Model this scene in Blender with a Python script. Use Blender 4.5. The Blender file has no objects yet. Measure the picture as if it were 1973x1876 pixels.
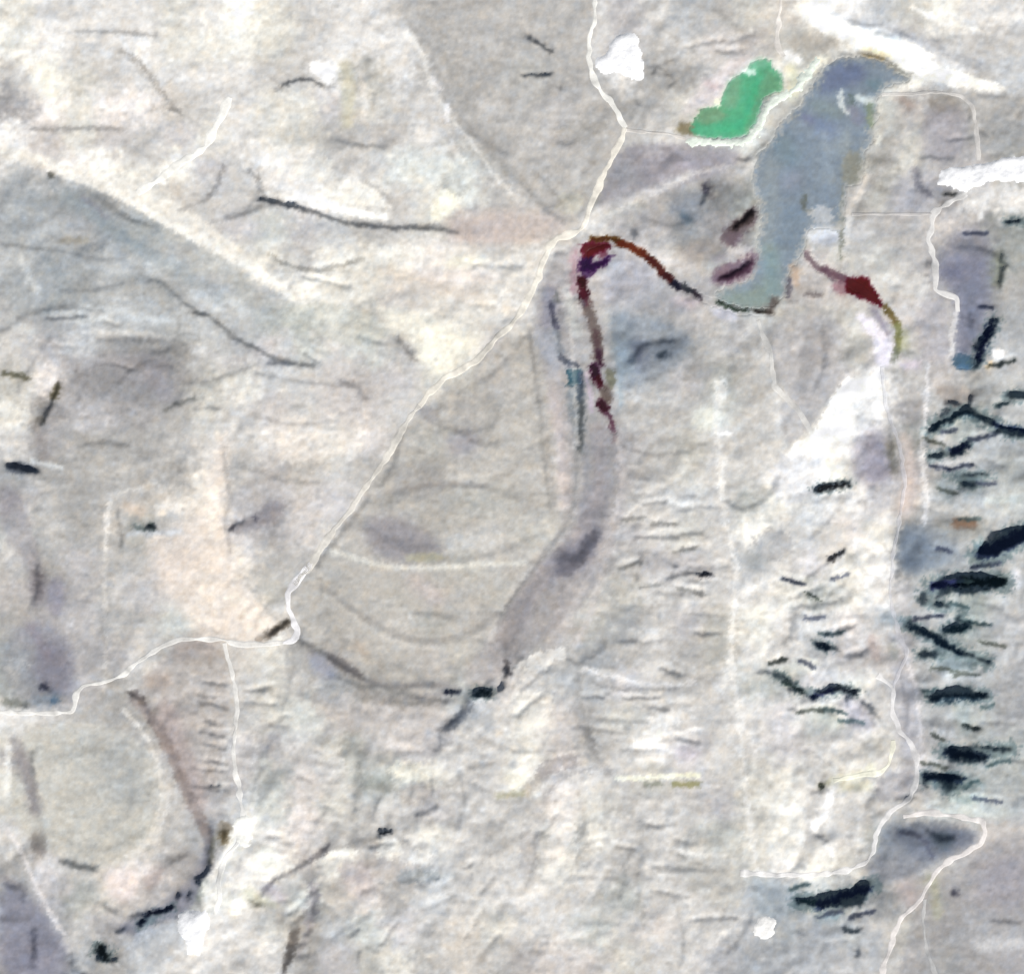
import bpy, math
import numpy as np

# ------------------------------------------------------------------ camera, light
SC = 4.0                       # metres per survey unit
W_U, H_U = 1973.0, 1876.0      # survey area of the photograph in survey units
scene = bpy.context.scene
def wx(x): return (np.asarray(x, float) - W_U / 2) * SC
def wy(y): return (H_U / 2 - np.asarray(y, float)) * SC

CAM_H = 26000.0
cam_d = bpy.data.cameras.new("camera")
cam = bpy.data.objects.new("camera", cam_d)
scene.collection.objects.link(cam)
cam.location = (0, 0, CAM_H)
cam.rotation_euler = (0, 0, 0)
cam_d.sensor_width = 36
cam_d.lens = 36 * CAM_H / (W_U * SC)
cam_d.clip_start = 100
cam_d.clip_end = 120000
scene.camera = cam

SUN_EL, SUN_AZ = math.radians(40), math.radians(152)
world = bpy.data.worlds.new("World")
scene.world = world
world.use_nodes = True
wn = world.node_tree
bg = wn.nodes["Background"]
sky = wn.nodes.new("ShaderNodeTexSky")
sky.sky_type = 'NISHITA'
sky.sun_disc = False
sky.sun_elevation = SUN_EL
sky.sun_rotation = SUN_AZ
wn.links.new(sky.outputs[0], bg.inputs[0])
bg.inputs[1].default_value = 0.05
sun_d = bpy.data.lights.new("sun", 'SUN')
sun_d.energy = 5.0
sun_d.angle = math.radians(0.5)
sun_d.color = (1.0, 0.972, 0.935)
sun = bpy.data.objects.new("sun", sun_d)
scene.collection.objects.link(sun)
sun.rotation_euler = (math.pi / 2 - SUN_EL, 0, math.pi - SUN_AZ)
sun.location = (0, 0, 3000)
scene.view_settings.view_transform = 'Standard'
scene.view_settings.look = 'None'
scene.view_settings.exposure = 0.36
scene.view_settings.gamma = 1.0
KEXP = 1.42                    # how bright a flat white surface renders: turns seen colour into surface colour

# ------------------------------------------------------------------ survey rasters
ST = 3.0
M0 = 210.0
NX = int((W_U + 2 * M0) / ST) // 2 * 2
NY = int((H_U + 2 * M0) / ST) // 2 * 2
gx = -M0 + ST * np.arange(NX)
gy = -M0 + ST * np.arange(NY)
XX, YY = np.meshgrid(gx, gy)
rng = np.random.RandomState(11)
kx = np.fft.fftfreq(NX, ST)[None, :]
ky = np.fft.fftfreq(NY, ST)[:, None]

def noise(beta=1.0, lo=0.0, hi=1e9, sx=1.0, sy=1.0):
    """fractal noise, unit deviation; lo..hi wavelength limits, sx/sy stretch"""
    k = np.sqrt((kx * sx) ** 2 + (ky * sy) ** 2) + 1e-9
    f = k ** -beta
    f = f * np.exp(-(1 / hi / k) ** 2) * np.exp(-(k * lo) ** 2)
    f[0, 0] = 0
    n = np.fft.ifft2(np.fft.fft2(rng.randn(NY, NX)) * f).real
    return n / n.std()

def blur(a, s):
    k2 = kx ** 2 + ky ** 2
    return np.fft.ifft2(np.fft.fft2(a) * np.exp(-2 * (math.pi * s) ** 2 * k2)).real

wrpx = noise(1.0, 5, 50) * 2.4 + noise(0.3, 4.5, 14) * 1.3
wrpy = noise(1.0, 5, 50) * 1.8 + noise(0.3, 4.5, 14) * 1.0

def grain(px=7.4, py=7.4, seed=1):
    """value noise on a coarse lattice"""
    r = np.random.RandomState(seed)
    v = r.randn(int(NY * ST / py) + 4, int(NX * ST / px) + 4)
    u, w = (XX + M0) / px, (YY + M0) / py
    i, j = u.astype(int), w.astype(int)
    fu, fw = u - i, w - j
    sm = lambda q: np.clip((q - .5) * 1.7 + .5, 0, 1)
    fu, fw = sm(fu), sm(fw)
    a = v[j, i] * (1 - fu) * (1 - fw) + v[j, i + 1] * fu * (1 - fw) + v[j + 1, i] * (1 - fu) * fw + v[j + 1, i + 1] * fu * fw
    return a / a.std()

def lin(c):
    c = np.asarray(c, float) / 255.0
    return np.where(c <= 0.04045, c / 12.92, ((c + 0.055) / 1.055) ** 2.4)

def P(s):
    return [tuple(float(v) for v in t.split(',')) for t in s.split()]

def dist_line(pts, X, Y):
    d = np.full(X.shape, 1e9)
    if len(pts) == 1:
        return np.hypot(X - pts[0][0], Y - pts[0][1])
    for (ax, ay), (bx, by) in zip(pts, pts[1:]):
        vx, vy = bx - ax, by - ay
        L = vx * vx + vy * vy + 1e-9
        t = np.clip(((X - ax) * vx + (Y - ay) * vy) / L, 0, 1)
        d = np.minimum(d, np.hypot(X - ax - t * vx, Y - ay - t * vy))
    return d

def inside(pts, X, Y):
    r = np.zeros(X.shape, bool)
    n = len(pts)
    for i in range(n):
        (ax, ay), (bx, by) = pts[i], pts[(i + 1) % n]
        if ay == by: continue
        c = ((ay > Y) != (by > Y)) & (X < (bx - ax) * (Y - ay) / (by - ay) + ax)
        r ^= c
    return r

def window(pts, m):
    xs = [p[0] for p in pts]; ys = [p[1] for p in pts]
    i0 = max(0, int((min(xs) - m + M0) / ST)); i1 = min(NX, int((max(xs) + m + M0) / ST) + 2)
    j0 = max(0, int((min(ys) - m + M0) / ST)); j1 = min(NY, int((max(ys) + m + M0) / ST) + 2)
    return slice(j0, j1), slice(i0, i1)

def rounded(pts, closed, times):
    """cut the corners of a traced outline"""
    for _ in range(times):
        q = []
        n = len(pts)
        for i in range(n if closed else n - 1):
            (ax, ay), (bx, by) = pts[i], pts[(i + 1) % n]
            q += [(ax * .75 + bx * .25, ay * .75 + by * .25), (ax * .25 + bx * .75, ay * .25 + by * .75)]
        if not closed: q = [pts[0]] + q[1:-1] + [pts[-1]]
        pts = q
    return pts

def mask(pts, w, soft, poly, warp=1.0):
    """soft 0..1 mask of a line of width w, or of a polygon grown by w"""
    if poly and soft >= 3: pts = rounded(pts, True, 1)
    elif not poly and len(pts) > 2: pts = rounded(pts, False, 2)
    sl = window(pts, abs(w) + 3 * soft + 12)
    X = XX[sl] + wrpx[sl] * warp; Y = YY[sl] + wrpy[sl] * warp
    if poly:
        d = dist_line(list(pts) + [pts[0]], X, Y)
        d = np.where(inside(pts, X, Y), -d, d) - w
    else:
        d = dist_line(pts, X, Y) - w / 2
    return sl, 0.5 - 0.5 * np.tanh(d / max(soft, 0.5))

# ------------------------------------------------------------------ coarse survey of the ground's seen tone, average shading included, 32 x 32 cells
VAL = {'2': 100, '3': 120, '4': 140, '5': 158, '6': 173, '7': 187, '8': 203, '9': 219, 'A': 234, 'B': 248}
TNT = {'n': (1.012, 1.0, .974), 'w': (1.022, 1.006, .935), 'p': (1.035, .988, .955), 'b': (.965, 1.0, 1.03),
       'g': (.975, 1.015, .985), 'v': (1.004, .990, 1.006), 't': (1.05, 1.0, .925), 'y': (1.02, 1.02, .85)}
CELLS = """
9w 9n 9n 9n 9n 9w 9n Bw 9w 8n 9n 9n 8n 6n 7n 7n 7n 7n 8n 7v 8n 7b 7n 8w 8t Bw An 8b 8w Aw 9n 9n
Aw An 9n 9n An 9w 9w Aw 8w 8n 9n 9n 9n 7n 7n 7n 6b 7n 8n 7v 7n 8n 8p 7p 8w 7w 9w Ab 8v 8n 8n 8n
8n Aw 8w 8n 9n 9n 9n 9n 8n 8n An 7w 9n 7n 6n 6n 7g 6n 7n 9n 6n 6n 8n 8g 9w 6g 5b 7w Aw 9b 7n 8b
6v Ap 9w Ap Ap 8t 8n 9n 9w 9w 8v 8w 8n 8n 6n 8n 7n 7v 7n 6n 7n 8w 8p 7g 7w 6g 6g 8g 7p 5t 7n 6n
An 8p 9w 8p 8n 8v 9w 9n 9w 8w 7n 8n 8n 9n 7n 6n 8n 7v 6n 7n 8n 7n 7g 8g 6n 4b 5b 6n 7w 6v 6n 6b
8n 9p An Aw 8n Aw 8v 8n An 9n 8n 8n 9g 9g 9g 7n 7n 7n 6n 5v 5v 6v 6v 7n 5b 5b 5b 5w 8w 6v 7v 6w
6b 5b 5b 6n 9w 8t 8n 8n 8n An Aw Aw 8n 9w 9g 7n 8n 7n 6w 6g 6p 6n 4b 5g 5b 5b 5n 7w 7v 5v 9n 9n
6b 7b 6v 5b 6g 8w 8n 8v 8g 7v 8b 7n 8n 8w 7p 7p 7t 7t 8n 6v 6v 5b 5v 6g 5b 5g 8b 7n 7n 8p 5v 5g
7n 6b 6b 7b 7b 7n 8w 9w 9w 8n Aw 9w Aw Ap 9n 8b 9n 7n 6v 8v 8n 7t 6g 6g 5b 8p 7w 8g 7n 5v 5v 6g
6b 6b 5n 7n 6n 6n 8v 7w 7b Aw 9w 9w 8p 8p 9p An 8n 6v 7p 7v 7n 6v 6v 6g 6p 7p 7p 8w 8n 6v 5b 6n
7n 6b 7b 8n 8b 7n 8n 8n 7g 7g 9w 7w 8n 9w 9w 8n 8n 5v 7n 7v 6n 7p 7n 7b 7w 6n 8w 7v 8p 7n 5v 6b
8n 7v 8b 6n 5n 5n 8n 7v 8v 8g 8n 8g 7n Aw 9w 8p 6t 7b 6g 5g 5v 5b 7n 7n 7n 6p 7n 8v 7w 7v 5b 7b
7w 9p 5v 5v 5v 5v 7w 9w 8b 8n 8p 7p 8v 8w 8w 7v 7n 7p 5g 8b 6b 7v 6g 6n 7n 6n 9n An 7n 7p 6n 7n
9w 5v 7v 6v 6v 6n 8w 8n 8p 8n 8p 8p 8n 8n 6v 7n 7n 7p 6g 7n 7n 7n 8g 7n 9n 7n Bw An 6v 7n 5g 7n
8n 6v 6n 6n 6n 7n 8n 8n 9n 9t 9w 9p 7n 7g 6v 7n 7n 7n 6g 6v 7n 7w 8n 7n 8n Aw An 7v 5g 8p 7b 7b
6b 6n 6n 7n 7n 6n 9t 7n 7p 7t 8n 7n 6n 5n 8n 7n 7n 8p 6g 6v 7n 8w 8n 8n An Bw 9w 6v 6v 7p 7b 6g
6v 7n 6n 7n 7t 9t 9w 7v 7v 8p 8v 8n 6n 6n 6g 7g 7n 7n 6v 7n 8n 8b 8n 7g Aw 9b 9n 8v 7p 8n 7b 8g
7g 7n 6n 7t 6g 7b 9t 8v 6v 8p 8n 6v 5v 5n 7n 8n 8g 8w 5v 7v 8n 8w 8n Aw 8n 8b 9p 9w 6n 6v 6t 7n
7n 6n 7v 7n 7n 8p 9t 9t 7n 7n 7b 7n 6v 6w 8g 8n 7p 5v 5v 7n 7v 7v 8n 7b 8n 9v 9w An 5b 6b 6b 7n
7p 5v 6v 7n 7v 8n 9w 9t 7w 7n 6n 7n 7w 7p 7n 7w 6n 7v 7n 7w 8n 8n 8n 9n 9w 7g 9w 9n 7v 7g 6g 8n
6n 6v 7v 7n 7n 8g 9t 9t 9t 7n 6n 7n 8n 6g 7n 7p 6v 7p 7w 6b 8n 7v 7w 9w 9n 8b 9p 8b 6v 8b 7g 7v
6g 5v 6v 6v 8n 6n 6t 8t 9w 6n 5v 7t 7n 7v 7w 7v 6n 7n 6b 7n 8n 7n 7w 9n 8n 7b 7v 7p 7p 7b 6g 7v
6g 6b 7v 6n 7n 7n 7n 8n 8w 7n 6b 5n 5n 6v 7g 8p 8n 7b 7b 8v 8n 7n 8n 8g 7g 9v 9g 8n 6v 7b 6b 6v
9n 8n 7n 6n 6n 6p 7n 7n 8w 8g 7p 7p 7p 7p 7b 8n 9w 8p 7n 8w 8n 8n 8n 9n 9v 8g 8v 8n 7v 7b 7g 6v
8w 7n 7b 6n 7n 7p 7n 9n 7v 8n 8w 7n 8p 7v 8n 8n 9w 8p 7n 8n An 8v 8n 8n 8v 8n 8n 8w 7v 7v 5g 7g
9w 8n 7n 7b 6b 8n 7p 8n 7g 8p 8n 7g 7g 9w 8n 8n Aw 8v 9n 8n 8w 8v 8n 8w 9w 8n 9w 8n 7v 6b 6g 6g
8w 7n 7n 7n 7n 7n 7v 8b 8g 8p 8w 7n 8n 7v 8n 8n 7n 8p 9w 7n 8n 8n 7v 8w Aw 9n 8n 7n 7n 8g 8g 7b
8n 7n 7n 7n 7w 7n 6b 9w 9n 8p 7n 7n 8n 9w 8n 7n 8n 8w 9w 8n 8n 8n 8g 9w 9w 8n 8n 6g 5b 5v 7p 7p
6n 8v 7n 8t 9p 6p 6v 9n Aw 7p 9w 7p 7p 8b 8n 8n 8n 9w 8n 7n 8n 7n 7n 8w 9n 9w 8w 6v 6v 7n 6v 6v
6b 7v 6g 8t 7p 6v 7g Aw 7v 8g 7t 8p 7n 8b 8n 8n 9n 8n 8n 7g 8n 8n 7n 7b 6b 7g 5b 5b 6p 6w 6v 6n
6b 6b 7n 6v 6b 8b 9n 9n 8w 6t 7b 8g 8v 8n 8t 8w 8n 9n 8g 8n 8p 8n 8n 8n 7g 6b 7g 7n 7w 6n 7b 7b
5v 5v 7b 6n 8b 8n 9n 8n 9n 6n 7v 7w 9w 7n 8t 7n 7p 8p 8p 8w 8n 8n 7v 6b 6b 7b 8n 7n 7n 6g 6n 7v
"""
rows = [r.split() for r in CELLS.strip().splitlines()]
cell = np.array([[[VAL[c[0]] * (1 + (k - 1) * 0.55) for k in TNT[c[1]]] for c in r] for r in rows])
cm = cell.mean(-1, keepdims=True)
cell = cell * 1.01 * (1 + (cm - 197) * 0.0004)
assert cell.shape == (32, 32, 3)
cx = np.clip((XX + noise(1.3, 6, 120) * 7) / W_U * 32 - 0.5, 0, 30.999)
cy = np.clip((YY + noise(1.3, 6, 120) * 7) / H_U * 32 - 0.5, 0, 30.999)
ix, iy = cx.astype(int), cy.astype(int)
fx, fy = cx - ix, cy - iy
fx = fx * fx * (3 - 2 * fx); fy = fy * fy * (3 - 2 * fy)
COL = (cell[iy, ix] * ((1 - fx) * (1 - fy))[..., None] + cell[iy, ix + 1] * (fx * (1 - fy))[..., None]
       + cell[iy + 1, ix] * ((1 - fx) * fy)[..., None] + cell[iy + 1, ix + 1] * (fx * fy)[..., None])
SH = np.zeros((NY, NX))        # wanted relief: >0 leans to the sun, <0 away from it

def tone(rgb, w, s, op=1.0, soft=3.0, poly=False, warp=.65):
    """ground of another colour (rock, sediment, salt, painted ravine shade)"""
    pts = P(s)
    sl, m = mask(pts, w, soft, poly, warp)
    m = (m * op)[..., None]
    COL[sl] = COL[sl] * (1 - m) + np.array(rgb, float) * m

def area(rgb, s, op=1.0, soft=4.0, grow=0.0, warp=.65):
    tone(rgb, grow, s, op, soft, True, warp)

def lean(a, w, s, soft=2.5, poly=False):
    """scarps, banks and gullies: ground leaning away (a<0) or towards (a>0) the sun"""
    pts = P(s)
    sl, m = mask(pts, w, soft, poly, .8)
    SH[sl] = SH[sl] * (1 - m) + a * m

LAKE = ("1620,112 1665,108 1705,120 1730,140 1757,152 1730,162 1705,165 1697,182 1687,200 1692,225 1677,250 1685,270 1665,295 "
        "1664,337 1659,355 1630,358 1627,400 1624,440 1558,440 1552,470 1540,494 1522,519 1516,544 1517,569 1497,578 1480,597 1424,599 "
        "1388,584 1376,569 1399,551 1436,544 1454,519 1459,489 1461,462 1469,425 1466,395 1451,355 1454,327 1461,295 1480,275 "
        "1490,270 1505,237 1522,220 1542,207 1547,187 1562,170 1577,147 1592,127")
POND = ("1330,248 1344,225 1352,212 1376,207 1386,202 1396,178 1409,152 1436,140 1449,122 1461,115 1480,115 1492,132 1507,150 1507,175 "
        "1487,180 1470,188 1460,220 1450,240 1436,264 1376,267 1340,262")
# stream course in the colours of its water
RED_A = "1484,601 1455,601 1424,600 1398,590 1375,581 1352,575 1335,562 1315,555 1302,548 1290,535 1275,522 1258,505 1240,489 1220,476 1195,467 1165,463 1145,467 1127,478 1120,495 1118,520 1122,548"
RED_B = "1122,548 1127,575 1136,600 1143,625 1148,650 1152,680 1148,705 1150,722 1157,745 1160,765 1164,785 1174,803 1182,828"


# ---- large rock and soil units
area((186,184,181), "765,-60 1140,-60 1140,140 1165,190 1204,245 1150,360 1120,430 1075,425 1000,372 965,335 940,300 915,262 878,228 855,190 832,150 828,110 795,62 766,20", .65, 2.5)
area((186,182,174), "975,645 1010,620 1040,640 1058,760 1078,960 1088,1010 1030,1080 980,1150 945,1230 880,1325 760,1345 640,1290 590,1230 570,1130 640,1045 700,955 760,850 810,790 900,722", .6, 4)
area((162,169,173), "1795,720 2200,720 2200,1560 1800,1560 1780,1400 1760,1260 1740,1000 1790,960 1785,860", .4, 6)
area((158,157,161), "1905,1610 2200,1600 2200,2100 1700,2100 1740,1800 1800,1700 1880,1650", .55, 5)
area((158,166,176), "1200,570 1260,560 1330,600 1340,640 1300,690 1230,720 1195,790 1190,680 1170,600", .35, 6)
tone((196,200,214), 20, "1100,500 1090,560 1088,600", .4, 8)
area((168,164,166), "1085,470 1045,530 1030,600 1032,660 1058,760 1085,900 1090,1000 1040,1080 985,1150 945,1230 885,1300 905,1335 1010,1270 1060,1215 1130,1160 1180,1060 1206,960 1202,850 1188,770 1186,700 1165,620 1130,560", .6, 6)
tone((150,146,152), 34, "1152,830 1160,900 1150,980 1110,1040 1060,1100 1010,1160 975,1230", .55, 6)
tone((206,204,200), 10, "1110,850 1112,930 1100,1000 1070,1050 1015,1100 970,1165 945,1235", .6, 4)
tone((206,200,198), 12, "1190,850 1200,930 1185,1000 1160,1090 1140,1180 1110,1240", .6, 5)
tone((180,172,170), 30, "1060,1150 1080,1200 1060,1250", .35, 10)
area((204,202,192), "20,1450 60,1400 160,1385 270,1420 320,1500 322,1570 280,1640 200,1672 100,1650 30,1590", .5, 3)
area((184,176,172), "250,1335 340,1240 400,1232 440,1260 445,1400 400,1560 360,1540 300,1400", .5, 5)
area((214,206,200), "345,1250 420,1250 440,1290 380,1300", .01, 4)
tone((176,180,186), 14, "30,770 60,700 130,640 190,640", .01, 5)
area((222,216,204), "1075,455 1060,480 1040,540 1000,600 960,635 880,640 800,590 700,560 620,540 720,520 880,470 1000,462", .45, 8)
area((176,174,176), "1640,410 1720,415 1800,420 1800,560 1840,600 1835,700 1790,760 1770,700 1740,620 1700,560 1640,520", .3, 6)
area((216,214,208), "1440,700 1480,640 1500,740 1560,830 1500,900 1400,960 1400,830 1420,760", .35, 8)
area((182,180,184), "1480,610 1600,600 1650,660 1660,710 1600,760 1560,800 1520,760 1490,700", .5, 6)

# ---- grounds of other colour
tone((152,162,172), 14, "150,375 185,415 235,455 300,490", .5, 5)
tone((150,158,166), 10, "60,520 120,530 190,520", .5, 5)
tone((152,158,160), 9, "235,532 300,536 322,560 330,580", .5, 4)
area((170,178,182), "0,320 60,318 150,345 230,385 300,420 400,475 470,520 500,570 520,620 480,690 420,680 300,640 200,640 100,600 0,620", .4, 6)
for _s, _w in (("290,515 335,505", 26), ("375,565 420,590", 22), ("160,592 240,598", 12), ("20,620 60,640", 14), ("150,620 210,615", 10), ("40,500 70,560", 12), ("430,560 470,600", 18), ("245,612 330,618", 12), ("230,400 290,430", 8)):
    tone((214,220,222), _w, _s, .55, 5)
area((150,152,156), "190,650 330,650 335,700 330,760 240,790 180,760", .4, 12)
tone((150,150,160), 10, "160,380 185,400 205,420", .6)
tone((168,158,138), 14, "120,463 165,463", .5, 4)
tone((122,128,136), 10, "160,478 195,478", .4, 4)
tone((120,118,108), 14, "100,337", .9, 3)
area((236,232,222), "0,282 60,290 130,318 240,345 320,380 400,430 470,485 560,555 600,590 560,580 480,530 380,470 300,425 220,380 150,350 60,318 0,308", .8, 5)
area((250,246,232), "240,318 300,318 300,345 240,350", .5, 8)
area((246,242,224), "60,130 100,110 120,200 80,190", .6, 8)
tone((250,248,240), 26, "400,10 400,60 410,120", .5, 10)
area((244,240,224), "480,10 560,10 590,70 520,110 470,80", .35, 12)
area((254,254,254), "594,118 644,118 644,162 625,162 612,145 594,140", .9, 3)
tone((206,202,176), 26, "665,130 672,170 668,235", .7, 6)
tone((240,232,222), 10, "695,140 705,200 700,230", .6, 5)
tone((250,250,246), 14, "645,398 700,412 740,418", .9, 4)
tone((250,250,248), 10, "585,378 610,384 640,392", .8, 4)
area((250,250,228), "845,370 880,360 880,408 835,428 828,405", .7, 5)
tone((150,150,150), 7, "1010,70 1022,73 1040,88 1062,100", .75, 3)
tone((238,236,236), 10, "832,152 848,170", .8, 3)
tone((236,236,240), 10, "860,205 860,230", .8, 3)
tone((246,246,246), 12, "1150,114 1170,125", .4, 6)
area((206,190,184), "860,412 960,405 1060,410 1090,430 1075,452 960,470 870,460", .65, 12)
tone((220,196,182), 12, "870,460 960,462 1040,462", .4, 6)
area((255,250,222), "868,495 925,490 940,505 880,520 850,512", .5, 6)
area((250,236,226), "790,520 960,520 960,545 860,548 800,540", .55, 8)
area((252,248,226), "740,590 810,600 870,640 940,650 850,730 820,715 790,650 740,640", .5, 10)
tone((222,208,192), 12, "735,520 770,530 810,535 850,560 920,565", .5, 6)
# salt and bare white ground
area((254,253,246), "1545,8 1592,8 1622,42 1680,58 1740,76 1795,100 1800,128 1860,142 1915,160 1945,174 1860,171 1800,155 1740,137 1705,112 1660,90 1610,76 1570,56 1555,30", .95, 4)
area((222,236,246), "1655,52 1715,60 1745,80 1690,82", .8, 4)
tone((214,222,232), 8, "1605,28 1650,48 1690,58 1740,70 1790,92", .7, 3)
tone((252,238,190), 8, "1665,92 1690,98 1715,108", .8, 3)
tone((214,216,220), 6, "1780,108 1830,124 1880,138", .6, 2.5)
area((222,230,240), "1620,50 1660,55 1640,65", .5, 5)
tone((196,202,212), 16, "1640,30 1700,50 1760,70 1830,110 1890,125", .45, 6)
tone((253,250,242), 9, "1760,15 1800,38 1840,48 1885,58", .8, 3)
tone((250,250,250), 16, "1515,105 1535,112", .8, 4)
tone((186,148,70), 12, "1665,108 1685,110 1700,113", .75, 4)
tone((170,160,140), 14, "1665,118 1700,118 1720,130", .7, 4)
tone((150,150,128), 14, "1718,128 1745,148", .6, 5)
area((175,168,158), "1515,70 1600,60 1625,90 1600,100 1540,98 1515,90", .6, 8)
area((240,238,220), "1572,108 1600,108 1590,125 1568,150 1545,168 1538,160 1552,135", .9, 4)
tone((216,218,186), 22, "1525,135 1532,160 1525,182", .7, 6)
area((232,222,226), "1330,190 1380,140 1430,105 1450,118 1400,150 1380,195 1345,205 1310,225", .6, 8)
tone((226,202,206), 12, "1362,160 1378,168", .6, 6)
tone((134,124,96), 20, "1313,248 1335,250", .9, 4)
area((156,170,130), "1336,238 1352,212 1392,208 1405,222 1350,242", .8, 5)
area((92,186,140), POND, .95, 3)
area((134,170,136), "1344,214 1388,206 1405,228 1344,244", .85, 4)
area((78,192,142), "1370,245 1430,235 1440,200 1455,150 1475,150 1465,200 1445,245 1400,258", .7, 6)
area((150,178,150), "1396,178 1412,150 1428,145 1425,190 1415,210 1390,210", .6, 6)
area((150,200,172), "1446,118 1480,115 1480,132 1450,135", .6, 5)
area((126,166,132), "1475,130 1507,148 1507,176 1478,180 1460,210 1452,240 1440,262 1436,250 1448,215 1460,175", .6, 5)
tone((240,250,224), 9, "1380,198 1385,204", .8, 2)
tone((220,240,232), 12, "1437,138 1452,140", .8, 3)
# the grey-blue reservoir
area((136,150,164), LAKE, .97, 3)
area((118,130,160), "1592,130 1640,118 1670,130 1665,160 1600,175 1580,180", .85, 8)
area((150,158,160), "1470,300 1500,290 1500,420 1490,480 1470,470", .6, 8)
area((152,166,160), "1385,575 1460,560 1500,530 1510,570 1480,592 1420,596", .7, 5)
area((158,168,172), "1600,240 1640,250 1640,290 1610,300", .6, 6)
area((120,146,158), "1670,150 1705,155 1690,180 1670,170", .7, 6)
area((138,154,150), "1555,190 1620,205 1622,230 1580,235", .5, 8)
tone((134,136,176), 14, "1550,225 1562,232", .5, 6)
tone((122,136,166), 34, "1585,240 1600,250", .6, 12)
tone((124,146,158), 40, "1510,280 1520,300", .6, 12)
tone((146,150,166), 30, "1522,350 1530,345", .5, 12)
area((150,150,138), "1630,290 1665,295 1664,355 1625,356 1620,330", .9, 5)
tone((160,172,182), 18, "1590,260 1595,330 1600,350", .5, 8)
area((142,158,152), "1462,470 1475,500 1470,540 1440,560 1400,560 1380,570 1400,585 1480,595 1500,560 1505,510 1500,470", .75, 10)
tone((126,156,172), 26, "1485,500 1490,560", .4, 10)
area((126,144,160), "1500,400 1545,395 1550,480 1530,500 1500,480", .4, 12)
tone((112,118,112), 10, "1550,378 1550,400", .85, 3)
tone((150,152,146), 8, "1554,405 1570,412", .7, 3)
area((206,214,228), "1552,437 1618,432 1618,472 1555,470", .85, 4)
tone((142,146,138), 6, "1622,358 1622,450 1620,500", .85, 2)
tone((184,184,178), 13, LAKE, .6, 4, False, 1.5)
tone((220,228,226), 10, "1620,180 1622,205 1632,215", .8, 3)
tone((216,226,222), 14, "1655,190 1680,195", .8, 4)
tone((226,230,224), 10, "1693,255 1694,275", .8, 3)
tone((112,128,122), 9, "1640,185 1642,200", .8, 3)
tone((136,150,116), 14, "1675,205 1678,240", .7, 4)
tone((140,138,158), 22, "1645,215 1655,230", .5, 5)
area((190,188,178), "1690,200 1740,210 1720,260 1690,300 1680,280", .5, 10)
tone((168,150,142), 18, "1740,190 1755,205", .6, 5)
area((166,164,174), "1790,205 1840,195 1865,220 1860,300 1800,310 1780,300 1775,250", .6, 8)
area((152,146,138), "1800,195 1850,185 1855,210 1800,220", .5, 6)
area((170,174,188), "1740,330 1800,320 1810,380 1770,410 1720,420 1710,380", .6, 10)
tone((140,140,150), 12, "1765,325 1770,360 1790,375", .7, 4)
tone((128,126,120), 7, "1818,374 1840,374", .8, 2)
area((208,206,206), "1790,180 1800,180 1760,240 1720,310 1690,350 1640,400 1630,400 1640,370 1680,340 1730,270", .45, 10)
tone((214,206,196), 12, "1670,340 1665,355 1650,380 1635,410", .7, 5)
# slopes round the stream head
area((158,154,164), "1195,280 1300,275 1420,285 1425,320 1260,375 1200,395 1148,410 1165,350", .65, 5)
tone((160,170,174), 60, "1200,330", .3, 20)
tone((176,168,184), 14, "1312,318 1330,322", .5, 6)
area((128,140,158), "1300,370 1345,365 1365,400 1340,440 1310,430 1290,400", .5, 12)
tone((96,120,138), 12, "1318,415 1325,425", .6, 6)
tone((96,92,108), 8, "1360,355 1360,370", .8, 3)
tone((120,116,118), 9, "1366,345 1370,380", .6, 3)
tone((214,214,212), 14, "1160,400 1210,385 1250,370 1300,350 1330,335", .6, 7)
tone((206,208,210), 10, "1150,440 1180,410 1210,400", .5, 5)
tone((140,144,150), 12, "1221,445 1222,455", .6, 4)
area((146,140,140), "1310,470 1390,455 1440,430 1455,470 1400,500 1340,510 1310,495", .55, 9)
area((128,104,140), "1396,450 1420,440 1430,455 1415,475 1400,465", .6, 5)
area((112,98,104), "1385,462 1400,438 1425,420 1450,396 1460,402 1458,432 1430,452 1408,480", .8, 4)
area((64,52,52), "1402,440 1420,428 1438,412 1450,400 1455,412 1448,428 1425,440 1408,446", .9, 3)
area((120,98,116), "1365,540 1385,512 1420,500 1448,480 1460,490 1455,520 1425,545 1385,550", .8, 4)
area((70,42,62), "1384,534 1400,524 1425,518 1440,506 1452,500 1452,512 1430,532 1405,541 1385,542", .85, 3)
tone((160,150,166), 14, "1380,500 1420,490 1440,480", .4, 6)
area((220,214,214), "1190,460 1220,462 1250,475 1290,500 1330,505 1340,515 1300,520 1260,490", .45, 7)
area((168,170,188), "1190,495 1230,498 1270,530 1260,560 1200,560 1170,590 1160,540", .5, 12)
area((172,186,204), "1165,505 1200,500 1205,530 1175,545", .5, 8)
area((190,172,184), "1290,570 1350,575 1340,595 1300,592", .5, 6)
area((212,214,232), "1365,590 1420,598 1425,620 1380,615", .7, 5)
area((130,142,152), "1170,600 1215,610 1220,680 1200,720 1185,700 1175,650", .55, 9)
area((110,114,132), "1210,655 1245,650 1255,700 1230,720 1215,705", .6, 8)
area((112,120,132), "1260,655 1325,645 1320,670 1295,690 1262,695", .6, 6)
tone((84,98,110), 11, "1273,683 1282,684", .8, 3)
tone((96,100,122), 12, "1230,680 1230,690", .7, 3)
area((156,176,192), "1188,665 1215,668 1225,720 1200,735 1190,770 1192,700", .6, 6)
tone((160,178,190), 10, "1194,710 1196,780", .7, 4)
tone((140,152,164), 14, "1052,560 1066,620 1078,680", .6, 5)
tone((146,150,162), 12, "1128,860 1132,930 1120,990", .5, 5)
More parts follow.
